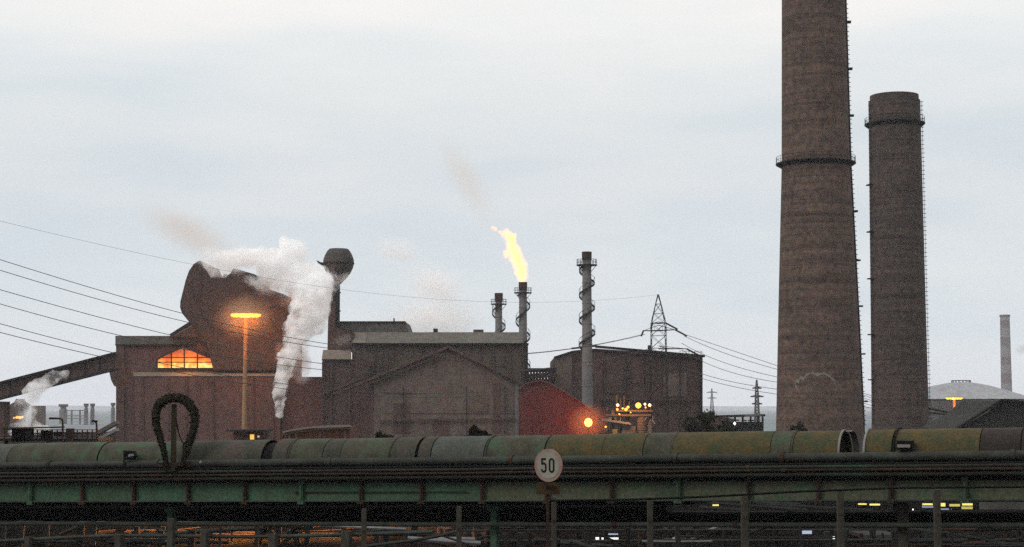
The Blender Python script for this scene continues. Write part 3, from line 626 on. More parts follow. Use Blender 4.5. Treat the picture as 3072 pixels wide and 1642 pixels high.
# ---------------------------------------------------------------- mushroom floodlight masts
def mast(label, cx, Y, row, hw, mw, power, bot=0, nl=12):
    b = base(cx, Y); t = thing('light_mast', label, 'light mast', b, 'orange ring floodlight masts'); z = zat(row, Y); r = m(hw, Y)
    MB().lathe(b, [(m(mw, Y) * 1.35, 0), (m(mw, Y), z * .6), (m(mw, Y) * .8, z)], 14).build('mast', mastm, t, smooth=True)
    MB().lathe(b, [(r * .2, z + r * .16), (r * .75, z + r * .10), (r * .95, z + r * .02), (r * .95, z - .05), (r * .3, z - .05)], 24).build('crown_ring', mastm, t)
    for k in range(nl):
        a = 2 * math.pi * k / nl; c = b + Vector((r * .74 * math.cos(a), r * .74 * math.sin(a), z - r * .07))
        q = MB(); q.lathe(c, [(.02, r * .16), (r * .17, r * .10), (r * .24, 0), (r * .18, -r * .10), (.02, -r * .15)], 10); q.build('floodlight', emit('orange lamp lens', (1, .40, .05), 2.4), t, smooth=True)
    q = MB(); q.lathe(b + Vector((0, 0, z - r * .07)), [(.02, r * .16), (r * .5, r * .08), (r * .6, 0), (r * .45, -r * .10), (.02, -r * .17)], 16); q.build('lamp_cluster', emit('sodium lamp', (1, .55, .12), 5), t, smooth=True)
    for k in range(4):
        a = 2 * math.pi * k / 4 + .78; lamp('sodium_light', b + Vector((r * .8 * math.cos(a), r * .8 * math.sin(a), z - r * .6)), power / 4, t, (1, .3, .03), r * .3)
    lamp('sodium_light', b + Vector((0, -1.2, z - r * .9)), power / 260, t, (1, .26, .02), .2)  # extra light without a fixture, added to make the pole glow
    lamp('sodium_light', b + Vector((0, -1.5, z - r * 2.4)), power / 200, t, (1, .26, .02), .2)  # second added pole light, lower down, also without a fixture
    return t
mast('tall mast with a blazing orange ring of lamps in front of the mill', 734, 387, 942, 47, 6.5, 13000)
mast('small distant mast with an orange lamp ring in front of the gas holder', 2863, 600, 1193, 26, 4, 4000, nl=8)

# bare sodium lamp near the crimson shed
sl = thing('street_lamp', 'dazzling single orange lamp on a short post before the crimson shed', 'street lamp', base(1765, 350))
MB().beam(base(1765, 350), at(1765, 1272, 350.3), .18).build('post', iron, sl)
MB().lathe(at(1765, 1268, 350), [(.02, .95), (.62, .65), (.88, 0), (.62, -.65), (.02, -.95)], 16).build('bulb', emit('glaring sodium bulb', (1, .46, .09), 4), sl, smooth=True)
lamp('sodium_light', at(1764, 1269, 351.6), 4200, sl, (1, .2, .02), .8)

# ---------------------------------------------------------------- lit plant between the sheds
Y = 330; pk = thing('process_platform', 'pipe crowded process platform dotted with orange lamps', 'process plant', base(1890, Y))
q = MB()
for y, x0, x1 in ((1233, 1835, 1955), (1246, 1815, 1950)): q.beam(at(x0, y, Y), at(x1, y, Y), 4, .35)
q.build('deck', mat('buff painted steel', (.2, .145, .115), (.12, .09, .075), scale=1), pk)
for x in (1838, 1862, 1884, 1952): MB().beam(at(x, 1230, Y), at(x, 1345, Y), .35).build('column', rustiron, pk)
for x, yt in ((1850, 1185), (1862, 1196), (1872, 1190), (1888, 1205), (1936, 1212), (1952, 1216), (1822, 1222)): MB().tube([at(x, 1233, Y + 1), at(x, yt, Y + 1)], m(2.2, Y), 8).build('vent_pipe', mat('buff painted steel', (.2, .145, .115)), pk)
MB().lathe(base(1924, Y - 1), [(m(13, Y), 0), (m(13, Y), zat(1252, Y)), (m(10, Y), zat(1247, Y))], 20).build('tank', mat('buff painted steel', (.2, .145, .115)), pk, smooth=True)
q = MB()
for k in range(12): q.lathe(base(1924, Y - 1), [(m(13.6, Y), zat(1340 - k * 8, Y)), (m(13.6, Y), zat(1339 - k * 8, Y))], 20, caps=False)
q.build('tank_hoops', rustiron, pk)
MB().lathe(base(1948, Y), [(m(7, Y), 0), (m(7, Y), zat(1256, Y))], 14).build('slim_tank', palesheet, pk, smooth=True)
MB().ppx([(1805, 1262), (1800, 1256), (1890, 1268), (1895, 1275)], Y - 3, 5).build('canopy_roof', palesheet, pk)
MB().rect(1866, 1280, 1906, 1345, Y - 2, 2).build('control_cabin', clad_grey, pk)
MB().rect(1838, 1288, 1852, 1345, Y - 2.4, .3).build('door', mat('yellow door', (.4, .36, .1), (.3, .25, .07)), pk)
for k in range(9):
    x = random.uniform(1815, 1960); MB().tube([at(x, random.uniform(1236, 1260), Y - 1.5), at(x + random.uniform(-20, 20), random.uniform(1262, 1300), Y - 1.5)], .12, 5).build('pipe', palegrey, pk)
for i, (x, y, r, s) in enumerate(((1853, 1216, 4.5, 1), (1852, 1229, 3.6, .6), (1868, 1226, 3, .6), (1878, 1229, 5, .8), (1884, 1222, 4, .8), (1892, 1238, 2, .7), (1915, 1217, 9, 1.3), (1935, 1213, 3.6, 1), (1949, 1216, 4.6, 1), (1937, 1223, 2.4, .6), (1858, 1243, 2.5, .6), (1817, 1281, 3, .5))):
    rr = m(r, Y); c = at(x, y, Y - 2.5)
    MB().lathe(c, [(.02, rr), (rr * .75, rr * .6), (rr, 0), (rr * .75, -rr * .6), (.02, -rr)], 12).build('bulkhead_lamp', emit('lamp glow', (1, .36, .05), 2.6) if i not in (0, 7, 8) else emit('pale lamp glow', (1, .6, .28), 3.5), pk, smooth=True)
lamp('plant_light', at(1880, 1222, Y - 5), 1500, pk, (1, .4, .1), .5); lamp('plant_light', at(1915, 1219, Y - 6), 1900, pk, (1, .42, .1), .5)

# dark frame building beyond, between the block and the wide chimney
Y = 380; df = thing('open_frame_building', 'dark open framed building with a thin overhanging roof', 'building', base(2230, Y))
MB().beam(at(2145, 1250, Y), at(2290, 1246, Y), 6, .5).build('roof', iron, df)
MB().rect(2180, 1266, 2290, 1345, Y + 4, 2).build('rear_wall', mat('blue grey sheet', (.06, .065, .075), (.04, .045, .05)), df)
for x in (2182, 2205, 2228, 2252, 2274, 2288): MB().beam(at(x, 1250, Y), at(x, 1345, Y), .4).build('column', iron, df)
for x0, x1, y in ((2205, 2218, 1261), (2226, 2240, 1262), (2244, 2262, 1262)): MB().rect(x0, y - 2, x1, y + 2, Y + 3.5, .3).build('window', palesheet, df)
MB().lathe(at(2204, 1271, Y - 1), [(.02, .4), (.32, 0), (.02, -.4)], 10).build('red_lamp', emit('red white lamp', (1, .45, .3), 8), df)
MB().beam(at(2235, 1249, Y - 4), at(2285, 1244, Y - 4), .5, .35).build('gutter', palesheet, df)

# low brick shed with curved pale roof edge
Y = 210; ls = thing('low_brick_shed', 'low red brick shed with a bowed pale roof edge', 'building', base(960, Y))
cv = [(850, 1297), (880, 1290), (930, 1283), (980, 1279), (1052, 1278)]
MB().ppx([(852, 1298), (930, 1286), (1050, 1281), (1050, 1380), (852, 1380)], Y, 10).build('wall', mat('old red brick', (.20, .075, .05), (.13, .055, .04), scale=.6, fine=.3), ls)
q = MB()
for p, r0 in zip(cv, cv[1:]): q.beam(at(*p, Y - .5), at(*r0, Y - .5), 1.2, .2)
q.build('roof_edge', palesheet, ls)
q = MB()
for p, r0 in zip(cv, cv[1:]): q.beam(at(p[0] + 4, p[1] + 8, Y - .3), at(r0[0] + 4, r0[1] + 8, Y - .3), .5, .15)
q.build('eaves_board', clad_tan, ls)
for x in (868, 888, 960, 1035): MB().beam(at(x, 1292, Y - .1), at(x, 1380, Y - .1), .25).build('pilaster', clad_grey, ls)
wh = thing('watch_hut', 'small dark hut with a yellow lit window near the mill mast', 'hut', base(755, 250))
MB().rect(700, 1293, 800, 1370, 250, 5).build('wall', clad_dark, wh); MB().beam(at(690, 1291, 249.6), at(810, 1291, 249.6), 6, .3).build('roof', iron, wh)
MB().rect(750, 1304, 762, 1319, 249.8, .15).build('window', emit('yellow window', (1, .62, .12), .85), wh)
MB().rect(772, 1307, 778, 1313, 249.8, .15).build('lamp', emit('dim window', (1, .8, .5), .35), wh)

# ---------------------------------------------------------------- trees and shrubs
def tree(name, label, cx, Y, x0, x1, ytop, ybot, cat='tree', nleaf=900, seed=1):
    rnd = random.Random(seed); b = base(cx, Y); t = thing(name, label, cat, b, None)
    z1, z0 = zat(ytop, Y), zat(ybot, Y); w = m((x1 - x0) / 2, Y); q = MB()
    q.tube([b, b + Vector((.1, 0, z0 * .7)), b + Vector((-.1, .2, (z0 + z1) / 2))], .3, 7, rs=[.3, .2, .08])
    for k in range(7):
        a = k * .9; q.tube([b + Vector((0, 0, z0 * .6 + k * .2)), b + Vector((w * .7 * math.cos(a), w * .4 * math.sin(a), z0 + (z1 - z0) * rnd.uniform(.2, .8)))], .07, 5, rs=[.1, .03])
    q.build('trunk', rustiron, t); f = MB()
    clumps = []
    for k in range(16):
        u = rnd.uniform(-1, 1); hgt = 1 - abs(u) ** 1.8 * .7; clumps.append((Vector((u * w, rnd.uniform(-.5, .5) * w, z0 + (z1 - z0) * rnd.uniform(0, hgt))), rnd.uniform(.12, .3) * w))
    for k in range(nleaf):
        c, r = rnd.choice(clumps); d = Vector((rnd.gauss(0, 1), rnd.gauss(0, 1), rnd.gauss(0, .8))) * r * .55; p = b + c + d
        s_ = rnd.uniform(.18, .4) * max(.8, w * .2); u = Vector((rnd.uniform(-1, 1), rnd.uniform(-1, 1), rnd.uniform(-1, 1))).normalized(); v = u.cross(Vector((rnd.uniform(-1, 1), rnd.uniform(-1, 1), rnd.uniform(-1, 1)))).normalized()
        f.add([p - u * s_, p - v * s_ * .5, p + u * s_, p + v * s_ * .5], [(0, 1, 2, 3)])
    f.build('crown', leafm, t); return t
tree('tree', 'dark broad tree between the dark block and the open framed building', 2118, 190, 2050, 2190, 1242, 1310, nleaf=2600, seed=3)
tree('tree', 'dark scrubby tree at the foot of the widest chimney', 2385, 190, 2350, 2420, 1268, 1320, nleaf=900, seed=5)
tree('shrub', 'small dark shrub showing over the green hood before the gabled shed', 1430, 110, 1395, 1465, 1284, 1330, 'shrub', 700, 8)
tree('shrub', 'tiny shrub showing over the hood below the service block', 1152, 110, 1132, 1180, 1292, 1330, 'shrub', 500, 9)

# ---------------------------------------------------------------- pipe bridge with hooded conveyor
lin = lambda a, b_, px: a + (b_ - a) * px / 3072
def run(name, label, yl, yr, dpx, d, mt, x0=-700, x1=4200, flanges=0, cat='pipe', group='long pipes on the bridge', seg=14):
    r = dpx / 2 * 63 / F
    o = thing(name, label, cat, rk(x0, lin(yl, yr, x0), d), group)
    p0, p1 = rk(x0, lin(yl, yr, x0), d), rk(x1, lin(yl, yr, x1), d)
    nn = 24; P = [p0 + (p1 - p0) * i / nn + Vector((0, 0, .03 * mnoise.noise(Vector((i * .6, yl, 0))))) for i in range(nn + 1)]
    MB().tube(P, r, seg).build('pipe_run', mt, o, smooth=True)
    for k in range(flanges):
        f_ = (k + random.uniform(.1, .9)) / flanges; c = p0 + (p1 - p0) * f_; dd = (p1 - p0).normalized()
        MB().tube([c - dd * .07, c + dd * .07], r * 1.28, seg).build('flange', random.choice([mt, rustiron, pipe_d]), o)
    return o
run('bridge_pipe', 'thickest grey green pipe along the conveyor hood foot', 1398, 1366, 25, 1.1, pipe_g, flanges=10)
run('bridge_pipe', 'thin dark pipe just under the thickest pipe', 1412, 1388, 8, 1.2, pipe_b, flanges=0)
run('bridge_pipe', 'upper of two slim green pipes above the girder', 1421, 1396, 10, 1.35, pipe_d, flanges=9)
run('bridge_pipe', 'rust mottled slim pipe in the middle of the bundle', 1431, 1406, 8, 1.4, mat('rusty pipe', (.06, .035, .02), (.025, .02, .016)), flanges=8)
run('bridge_pipe', 'lower green pipe lying right on the girder top', 1442, 1420, 14, 1.3, pipe_d, flanges=12)
run('bridge_pipe', 'grey green pipe hung low under the bridge', 1571, 1576, 14, .2, mat('low pipe paint', (.11, .125, .10), (.05, .06, .05), scale=1), flanges=9)
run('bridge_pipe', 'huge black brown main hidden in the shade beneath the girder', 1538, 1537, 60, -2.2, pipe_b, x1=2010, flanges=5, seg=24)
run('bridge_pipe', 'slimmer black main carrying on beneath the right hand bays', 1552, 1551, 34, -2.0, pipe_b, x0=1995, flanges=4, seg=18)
br_o = rk(1536, 1500, .8)
pb = thing('pipe_bridge', 'long green steel pipe bridge crossing the whole view under the hood', 'pipe bridge', Vector((br_o.x, br_o.y, 0)))
GX = [(-700, 500, girder_g), (500, 1450, girder_g), (1450, 2100, girder_o), (2100, 4200, girder_o)]
gt = lambda x: lin(1455, 1437, x); gb = lambda x: lin(1507, 1499, x)
def rprism(pts, d, thick): return [rk(x, y, d) for x, y in pts], -NX * thick * -1
for x0, x1, mt in GX:
    q = MB(); q.prism([rk(x0, gt(x0), .9), rk(x1, gt(x1), .9), rk(x1, gb(x1), .9), rk(x0, gb(x0), .9)], -NX * .3); q.build('girder', mt, pb)
MB().prism([rk(-700, 1448, 1.0), rk(4200, 1430, 1.0), rk(4200, 1435, 1.0), rk(-700, 1455, 1.0)], -NX * .6).build('top_flange', black, pb)
MB().prism([rk(-700, 1505, 1.1), rk(4200, 1497.5, 1.1), rk(4200, 1500, 1.1), rk(-700, 1508, 1.1)], -NX * .8).build('bottom_flange', mat('green flange', (.09, .13, .10), (.05, .07, .055)), pb)
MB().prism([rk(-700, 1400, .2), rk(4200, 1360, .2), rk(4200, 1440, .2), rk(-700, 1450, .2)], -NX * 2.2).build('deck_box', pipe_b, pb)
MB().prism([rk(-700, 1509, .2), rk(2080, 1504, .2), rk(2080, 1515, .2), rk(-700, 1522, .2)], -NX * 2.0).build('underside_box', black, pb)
ribs = [-215, -60, 92, 248, 402, 565, 735, 905, 1083, 1265, 1447, 1640, 1835, 2035, 2245, 2455, 2672, 2895, 3120]
for x in ribs:
    q = MB(); w = .11; c0, c1_ = rk(x, gt(x) - 12, 1.0), rk(x, gb(x) + 6, 1.0); q.beam(c0, c1_, w, .16); q.box((c0 + c1_) / 2, (.07, .22, (c0 - c1_).length), AX)
    q.box(c1_ + Vector((0, 0, .03)), (.28, .2, .12), AX); q.box(c0 - Vector((0, 0, .1)), (.2, .22, .22), AX)
    q.build('rib', random.choice([rustiron, girder_g, rustiron]), pb)
MB().prism([rk(880, lin(1477, 1470, 880), 1.0), rk(1400, 1474, 1.0), rk(1400, 1475.5, 1.0), rk(880, 1478, 1.0)], -NX * .05).build('stiffening_bar', rustiron, pb)
for x, yt, w in ((-120, 1510, 18), (515, 1510, 20), (1485, 1505, 20), (2235, 1440, 16), (2708, 1505, 24), (3110, 1505, 20)):
    q = MB(); p = rk(x, yt, -.3); ww = w * 63 / F; q.box(Vector((p.x, p.y, p.z / 2)), (ww, ww, p.z), AX); q.box(Vector((p.x, p.y, p.z - .2)), (ww * 1.8, ww * 1.5, .3), AX)
    q.build('leg', girder_g if x != 2708 else postm, pb)
# hood sections: half cylinders in frame of the bridge axis
hrow = lambda x: lin(1332, 1282, x)
HR = .86
cover = thing('hooded_conveyor', 'row of rounded green and ochre conveyor hoods lying on the bridge', 'conveyor', Vector((br_o.x, br_o.y, 0)))
def hood(x0, x1, r, mt, name='hood', a0=-20, a1=200, dz=0, ends=False, thick=.03):
    pa_, pb_ = rk(x0, hrow(x0), 0), rk(x1, hrow(x1), 0)
    pa_.z -= HR - dz; pb_.z -= HR - dz
    q = MB(); nn = 22; ring = []
    for p in (pa_, pb_):
        for rr in (r, r - thick):
            ring.append([p + NX * (rr * math.cos(R(a0 + (a1 - a0) * k / nn))) + Vector((0, 0, rr * math.sin(R(a0 + (a1 - a0) * k / nn)))) for k in range(nn + 1)])
    vs = sum(ring, []); n1 = nn + 1; fs = []
    for k in range(nn):
        fs += [(k, k + 1, 2 * n1 + k + 1, 2 * n1 + k), (n1 + k, 3 * n1 + k, 3 * n1 + k + 1, n1 + k + 1), (k, n1 + k, n1 + k + 1, k + 1), (2 * n1 + k, 2 * n1 + k + 1, 3 * n1 + k + 1, 3 * n1 + k)]
    fs += [(0, 2 * n1, 3 * n1, n1), (nn, n1 + nn, 3 * n1 + nn, 2 * n1 + nn)]
    if ends:
        fs += [list(range(n1)), list(range(2 * n1, 3 * n1))[::-1]]
    q.add(vs, fs); return q.build(name, mt, cover, smooth=True)
secs = [(-700, 60, hood_t), (64, 330, hood_g), (333, 585, hood_g), (588, 818, hood_m), (852, 895, hood_m), (898, 1000, hood_g), (1002, 1052, hood_m), (1054, 1196, hood_g), (1198, 1276, hood_m), (1286, 1322, hood_m), (1325, 1480, hood_t), (1483, 1658, hood_g), (1663, 1830, hood_o), (1832, 1952, hood_o), (1955, 2035, hood_g), (2037, 2330, hood_o), (2332, 2390, hood_g), (2392, 2536, hood_o), (2610, 2690, hood_o), (2694, 2950, hood_o), (2953, 3072, hood_d), (3075, 4200, hood_d)]
for i, (x0, x1, mt) in enumerate(secs):
    hood(x0, x1, HR + random.uniform(-.02, .015), mt)
hood(810, 862, HR - .12, black, 'gap_shade_liner', dz=-.02); hood(1270, 1290, HR - .1, black, 'gap_shade_liner', dz=-.02); hood(1655, 1666, HR - .06, black, 'gap_shade_liner', dz=-.02)  # black inner shells stand in for the shade inside the gaps
hood(2500, 2526, HR - .05, black, 'end_shade_plug', ends=True)  # black plug added as the shaded inside of the open end
hood(2531, 2537, HR + .03, palesheet, 'end_flange'); hood(2541, 2559, HR - .02, palesheet, 'pale_liner', a0=78, a1=200, thick=.015)
hood(2696, 2701, HR + .07, black, 'hoop', thick=.07); hood(2606, 2612, HR + .05, palegrey, 'hoop', thick=.05)
for x in (900, 1200, 1486, 2038, 2394): hood(x - 2, x + 2, HR + .03, hood_m, 'strap', thick=.03)
bx_ = rk(2716, 1336, 1.0)
jb = MB(); jb.box(bx_, (.5, .35, .3), AX); jb.box(bx_ + Vector((0, 0, -.35)), (.36, .3, .28), AX); jb = jb.build('switch_housing', black, cover)
MB().box(bx_ + NX * .22 + Vector((0, 0, -.02)), (.42, .06, .1), AX).build('pale_lid', palesheet, jb)
# floodlight on the hood
fl = thing('floodlight', 'small black framed floodlight tilted on the green hood', 'floodlight', rk(378, 1400, 1.3))
p = rk(388, 1360, 1.3); MB().beam(rk(372, 1402, 1.3), rk(373, 1352, 1.3), .07).build('bracket', iron, fl)
MB().ppx([(372, 1352), (402, 1354), (410, 1370), (398, 1381), (374, 1380)], p.y, .3).build('housing', black, fl)
MB().ppx([(386, 1363), (400, 1361), (402, 1368), (384, 1371)], p.y - .03, .02).build('glass', mat('pale glass', (.5, .5, .52), (.3, .3, .33)), fl)
# cable loop on its post
lpost = thing('cable_loop', 'big shaggy horseshoe loop of dark cable hung on a post', 'cable loop', rk(519, 1410, 1.6))
Yl = rk(519, 1300, 1.6).y
path = [(500, 1400), (496, 1374), (490, 1346), (481, 1314), (472, 1285), (467, 1256), (471, 1229), (484, 1208), (504, 1197), (526, 1194), (550, 1200), (570, 1214), (582, 1240), (585, 1268), (579, 1298), (570, 1324), (561, 1350), (554, 1374), (548, 1398)]
def sm(pts, n=6):
    o = []
    for i in range(len(pts) - 1):
        p0, p1, p2, p3 = [Vector((*pts[max(0, min(len(pts) - 1, j))], 0)) for j in (i - 1, i, i + 1, i + 2)]
        for k in range(n):
            t = k / n; o.append(.5 * ((2 * p1) + (p2 - p0) * t + (2 * p0 - 5 * p1 + 4 * p2 - p3) * t * t + (3 * p1 - p0 - 3 * p2 + p3) * t ** 3))
    o.append(Vector((*pts[-1], 0))); return o
pth = sm(path); npt = len(pth)
cabm = mat('shaggy dark cable', (.045, .04, .018), (.008, .008, .006), scale=9, fine=.5)
q = MB(); q.tube([at(p.x, p.y, Yl) for p in pth], .1, 10, rs=[m(max(6, 12.5 * math.sin(math.pi * min(1, max(0, i / npt * .96 + .02))) ** .55) * (1 + .45 * mnoise.noise(Vector((i * .7, 0, 0)))), Yl) for i in range(npt)])
rnd = random.Random(4)
for i in range(2, npt - 2):
    for k in range(34):
        c = at(pth[i].x, pth[i].y, Yl); rr = m(12, Yl) * rnd.uniform(.6, 1.1) * math.sin(math.pi * (i / npt * .94 + .03)) ** .5; a = rnd.uniform(0, 6.28); dd = Vector((math.cos(a), rnd.uniform(-.8, .4), math.sin(a)))
        p = c + dd * rr * rnd.uniform(.8, 1.15); u = Vector((rnd.uniform(-1, 1), rnd.uniform(-1, 1), rnd.uniform(-1, 1))).normalized() * rnd.uniform(.05, .11); v = dd.cross(u).normalized() * .04
        q.add([p - u, p - v, p + u, p + v], [(0, 1, 2, 3)])
q.build('cable_bundle', cabm, lpost)
MB().tube([at(p.x, p.y, Yl - .1) for p in sm([(528, 1255), (534, 1290), (546, 1325), (566, 1345), (572, 1362)])], m(2, Yl), 6).build('thin_cable', black, lpost)
MB().tube([at(p.x, p.y, Yl - .1) for p in sm([(566, 1318), (552, 1332), (550, 1345), (560, 1352), (572, 1340)])], m(3, Yl), 6).build('hanging_strand', cabm, lpost)
MB().box((at(519, 1214, Yl) + at(519, 1412, Yl)) / 2 + Vector((0, .15, 0)), (m(14, Yl), .18, m(198, Yl))).build('post', mat('green rusty post', (.05, .058, .03), (.06, .035, .02), scale=3), lpost)
MB().rect(470, 1388, 600, 1400, Yl + .05, .25).build('base_bar', rustiron, lpost)
MB().lathe(at(604, 1389, Yl - .1), [(.02, .09), (.09, .05), (.1, 0), (.07, -.07), (.02, -.08)], 12).build('pale_fitting', palesheet, lpost, smooth=True)

# left rail platform with goose-neck lamps (behind the bridge)
Y = 110; rp = thing('rail_platform', 'dark steel platform with railings and a cabin behind the green hood', 'platform', base(140, Y))
MB().rect(-200, 1316, 295, 1324, Y, 4).build('deck', iron, rp)
MB().rect(35, 1286, 76, 1326, Y, 2).build('cabin', black, rp)
MB().beam(at(18, 1285, Y - .3), at(185, 1282, Y - .3), 1.6, .09).build('canopy', rustiron, rp)
q = MB()
for x in list(range(-190, 30, 17)) + list(range(82, 296, 15)): q.beam(at(x, 1290, Y), at(x, 1325, Y), .07)
for y in (1289, 1300, 1311): q.beam(at(-200, y, Y), at(35, y, Y), .05); q.beam(at(76, y + 1, Y), at(294, y + 1, Y), .05)
q.build('railing', rustiron, rp)
MB().rect(122, 1292, 158, 1324, Y + .3, .1).build('fence_panel', mat('green fence mesh', (.06, .075, .06), (.04, .05, .045)), rp)
MB().rect(162, 1295, 185, 1308, Y + .3, .1).build('notice_board', mat('blue grey board', (.1, .115, .12), (.08, .09, .1)), rp)
MB().rect(198, 1286, 218, 1324, Y - .2, .5).build('switch_cabinet', rustiron, rp)
for x in (-150, 20, 150, 290): MB().beam(at(x, 1324, Y + 1), base(x, Y + 1), .25).build('leg', iron, rp)
for x, yt, hx, lab in ((188, 1256, 150, 'taller goose neck lamp on the rail platform'), (290, 1264, 278, 'shorter goose neck lamp at the rail platform end')):
    t = thing('goose_neck_lamp', lab, 'lamp', at(x, 1326, Y - .5), 'goose neck lamps on the platform')
    MB().tube([at(p.x, p.y, Y - .5) for p in sm([(x, 1326), (x, yt + 14), (x - 3, yt + 3), (x - 12 if x < 200 else x - 6, yt), (hx, yt - 1)])], m(3, Y), 7).build('pole', rustiron, t, smooth=True)
    MB().beam(at(hx - 2, yt, Y - .5), at(hx + 14, yt, Y - .5), .22, .12).build('lamp_head', black, t)

# ---------------------------------------------------------------- speed sign
Y = 31; sg = thing('speed_sign', 'round white speed sign reading 50 with a faded red rim', 'road sign', Vector((at(1645, 1400, Y).x, Y, 5.6)))
cc = at(1646.5, 1396.5, Y); yaw = R(-34)
ux = Vector((math.cos(yaw), math.sin(yaw), 0)); uy = Vector((-math.sin(yaw), math.cos(yaw), 0))     # disc plane: ux, z; normal -uy towards camera
rd = m(49, Y)
def disc(r, y0, y1, nn=56):
    q = MB(); a = [cc + ux * (r * math.cos(2 * math.pi * k / nn)) + Vector((0, 0, r * math.sin(2 * math.pi * k / nn))) for k in range(nn)]
    q.prism([p - uy * y0 for p in a], -uy * (y1 - y0)); return q
disc(rd, 0, .02).build('rim', mat('faded red rim', (.42, .22, .19), (.46, .36, .31), scale=5, fine=.25), sg)
disc(rd * .81, .02, .026).build('face', mat('dirty white sign face', (.46, .45, .37), (.36, .36, .30), scale=4, fine=.15), sg)
def glyph(strokes, w):
    q = MB()
    for st_ in strokes:
        P_ = [cc + ux * x + Vector((0, 0, z)) - uy * .027 for x, z in st_]
        L_ = [];
        for i, p in enumerate(P_):
            d = (P_[min(i + 1, len(P_) - 1)] - P_[max(0, i - 1)]).normalized(); nrm = d.cross(uy).normalized() * w / 2; L_.append((p + nrm, p - nrm))
        for (a, b), (c, d) in zip(L_, L_[1:]): q.prism([a, b, d, c], -uy * .004)
    return q
hz = m(21.5, Y); wx = m(7.5, Y) / math.cos(yaw); cx5, cx0_ = -m(12.5, Y) / math.cos(yaw), m(10.5, Y) / math.cos(yaw); w = m(5.6, Y)
hz -= w / 2; wx -= w * .35
arc = lambda cx, cz, rx, rz, a0, a1, n=14: [(cx + rx * math.cos(R(a0 + (a1 - a0) * k / n)), cz + rz * math.sin(R(a0 + (a1 - a0) * k / n))) for k in range(n + 1)]
five = [[(cx5 + wx, hz), (cx5 - wx * .9, hz)], [(cx5 - wx * .85, hz + w / 2), (cx5 - wx * .85, hz * .12)], [(cx5 - wx * .85, hz * .15)] + arc(cx5 - wx * .05, -hz * .02, wx * 1.0, hz * .32, 120, 0, 10) + [(cx5 + wx, -hz * .5)] + arc(cx5, -hz * .62, wx, hz * .4, 0, -180, 14)]
zero = [arc(cx0_, hz * .6, wx, hz * .42, 0, 180, 14) + [(cx0_ - wx, -hz * .5)] + arc(cx0_, -hz * .6, wx, hz * .42, 180, 360, 14) + [(cx0_ + wx, hz * .6)]]
glyph(five + zero, w).build('lettering', mat('black sign paint', (.012, .012, .012), (.01, .01, .01)), sg)
pt = at(1650, 1466, Y + .02)
q = MB(); q.prism([cc + ux * x + Vector((0, 0, z - cc.z)) + uy * .01 for x, z in ((-m(36, Y) * 1.2, zat(1448, Y)), (m(32, Y) * 1.2, zat(1448, Y)), (m(32, Y) * 1.2, zat(1483, Y)), (-m(36, Y) * 1.2, zat(1484, Y)))], -uy * .015)
q.build('rusty_plate', mat('rusty ochre plate', (.085, .05, .02), (.035, .016, .01), scale=6, fine=.4), sg)
q = MB(); z_ = zat(1462, Y) - cc.z; lh = m(7, Y); 
cxs = [m(v, Y) * 1.2 for v in (-2, 6, 13, 20)]
def ltr(cx, kind):
    a = m(3, Y) * 1.2
    return {'R': [[(cx - a, z_ - lh), (cx - a, z_ + lh)], [(cx - a, z_ + lh)] + arc(cx - a * .2, z_ + lh * .5, a * 1.1, lh * .5, 90, -90, 8) + [(cx - a, z_)], [(cx, z_), (cx + a, z_ - lh)]], 'A': [[(cx - a, z_ - lh), (cx, z_ + lh), (cx + a, z_ - lh)], [(cx - a * .6, z_ - lh * .2), (cx + a * .6, z_ - lh * .2)]], 'I': [[(cx, z_ - lh), (cx, z_ + lh)]]}[kind]
glyph(sum([ltr(c, k) for c, k in zip(cxs, 'RAIA')], []), m(1.8, Y)).build('worn_lettering', mat('worn black paint', (.008, .007, .006), (.012, .01, .008)), sg)
MB().beam(Vector((cc.x - .02, Y + .12, 5.4)), Vector((cc.x - .02, Y + .12, zat(1380, Y))), .06).build('post', rustiron, sg)

# ---------------------------------------------------------------- concrete posts below the bridge
Y = 46
for i, (x, yt, w, lab) in enumerate(((1377, 1526, 15, 'weathered post left of the sign'), (1662, 1498, 15, 'weathered post directly below the sign'), (1950, 1498, 17, 'stout mottled post under the faded girder'), (2233, 1486, 20, 'leaning pale mottled post below the rusty bracket'), (2520, 1474, 19, 'grey green post under the dark sagging cable'), (2810, 1476, 19, 'brown post in front of the yellow lit windows'), (1092, 1533, 14, 'short pale post under the bridge, over the lit yard'), (-60, 1530, 14, 'post at the left edge'), (3090, 1474, 19, 'post at the right edge'))):
    if x < 0 or x > 3072: continue
    p = at(x, yt, Y); b = Vector((p.x, p.y, 1.2)); t = thing('concrete_post', lab, 'post', b, 'weathered concrete posts')
    ww = m(w, Y); q = MB(); q.prism([b + Vector((-ww * .56, -ww / 2, 0)), b + Vector((ww * .56, -ww / 2, 0)), p + Vector((ww / 2, -ww / 2, 0)), p + Vector((-ww / 2, -ww / 2, 0))], (0, ww, 0))
    q.build('shaft', postm, t, bevel=.015)
    q = MB(); q.prism([p + Vector((-ww / 2, -ww / 2, 0)), p + Vector((ww / 2, -ww / 2, 0)), p + Vector((ww * .4, -ww / 2, .06)), p + Vector((-ww * .4, -ww / 2, .06))], (0, ww, 0)); q.build('cap', postm, t)
    for k in range(3): MB().box(b + Vector((0, -ww * .55, (p.z - b.z) * (.35 + .27 * k))), (.07, .03, .07)).build('wire_clip', rustiron, t)
tag(MB().tube([at(x, y, 45.5) for x, y in ((1650, 1503), (1900, 1499), (2130, 1490), (2400, 1475), (2700, 1464), (3200, 1460))], .035, 6).build('sagging_cable', black), 'thick dark cable rising along the lower girder edge above the posts', 'cable')
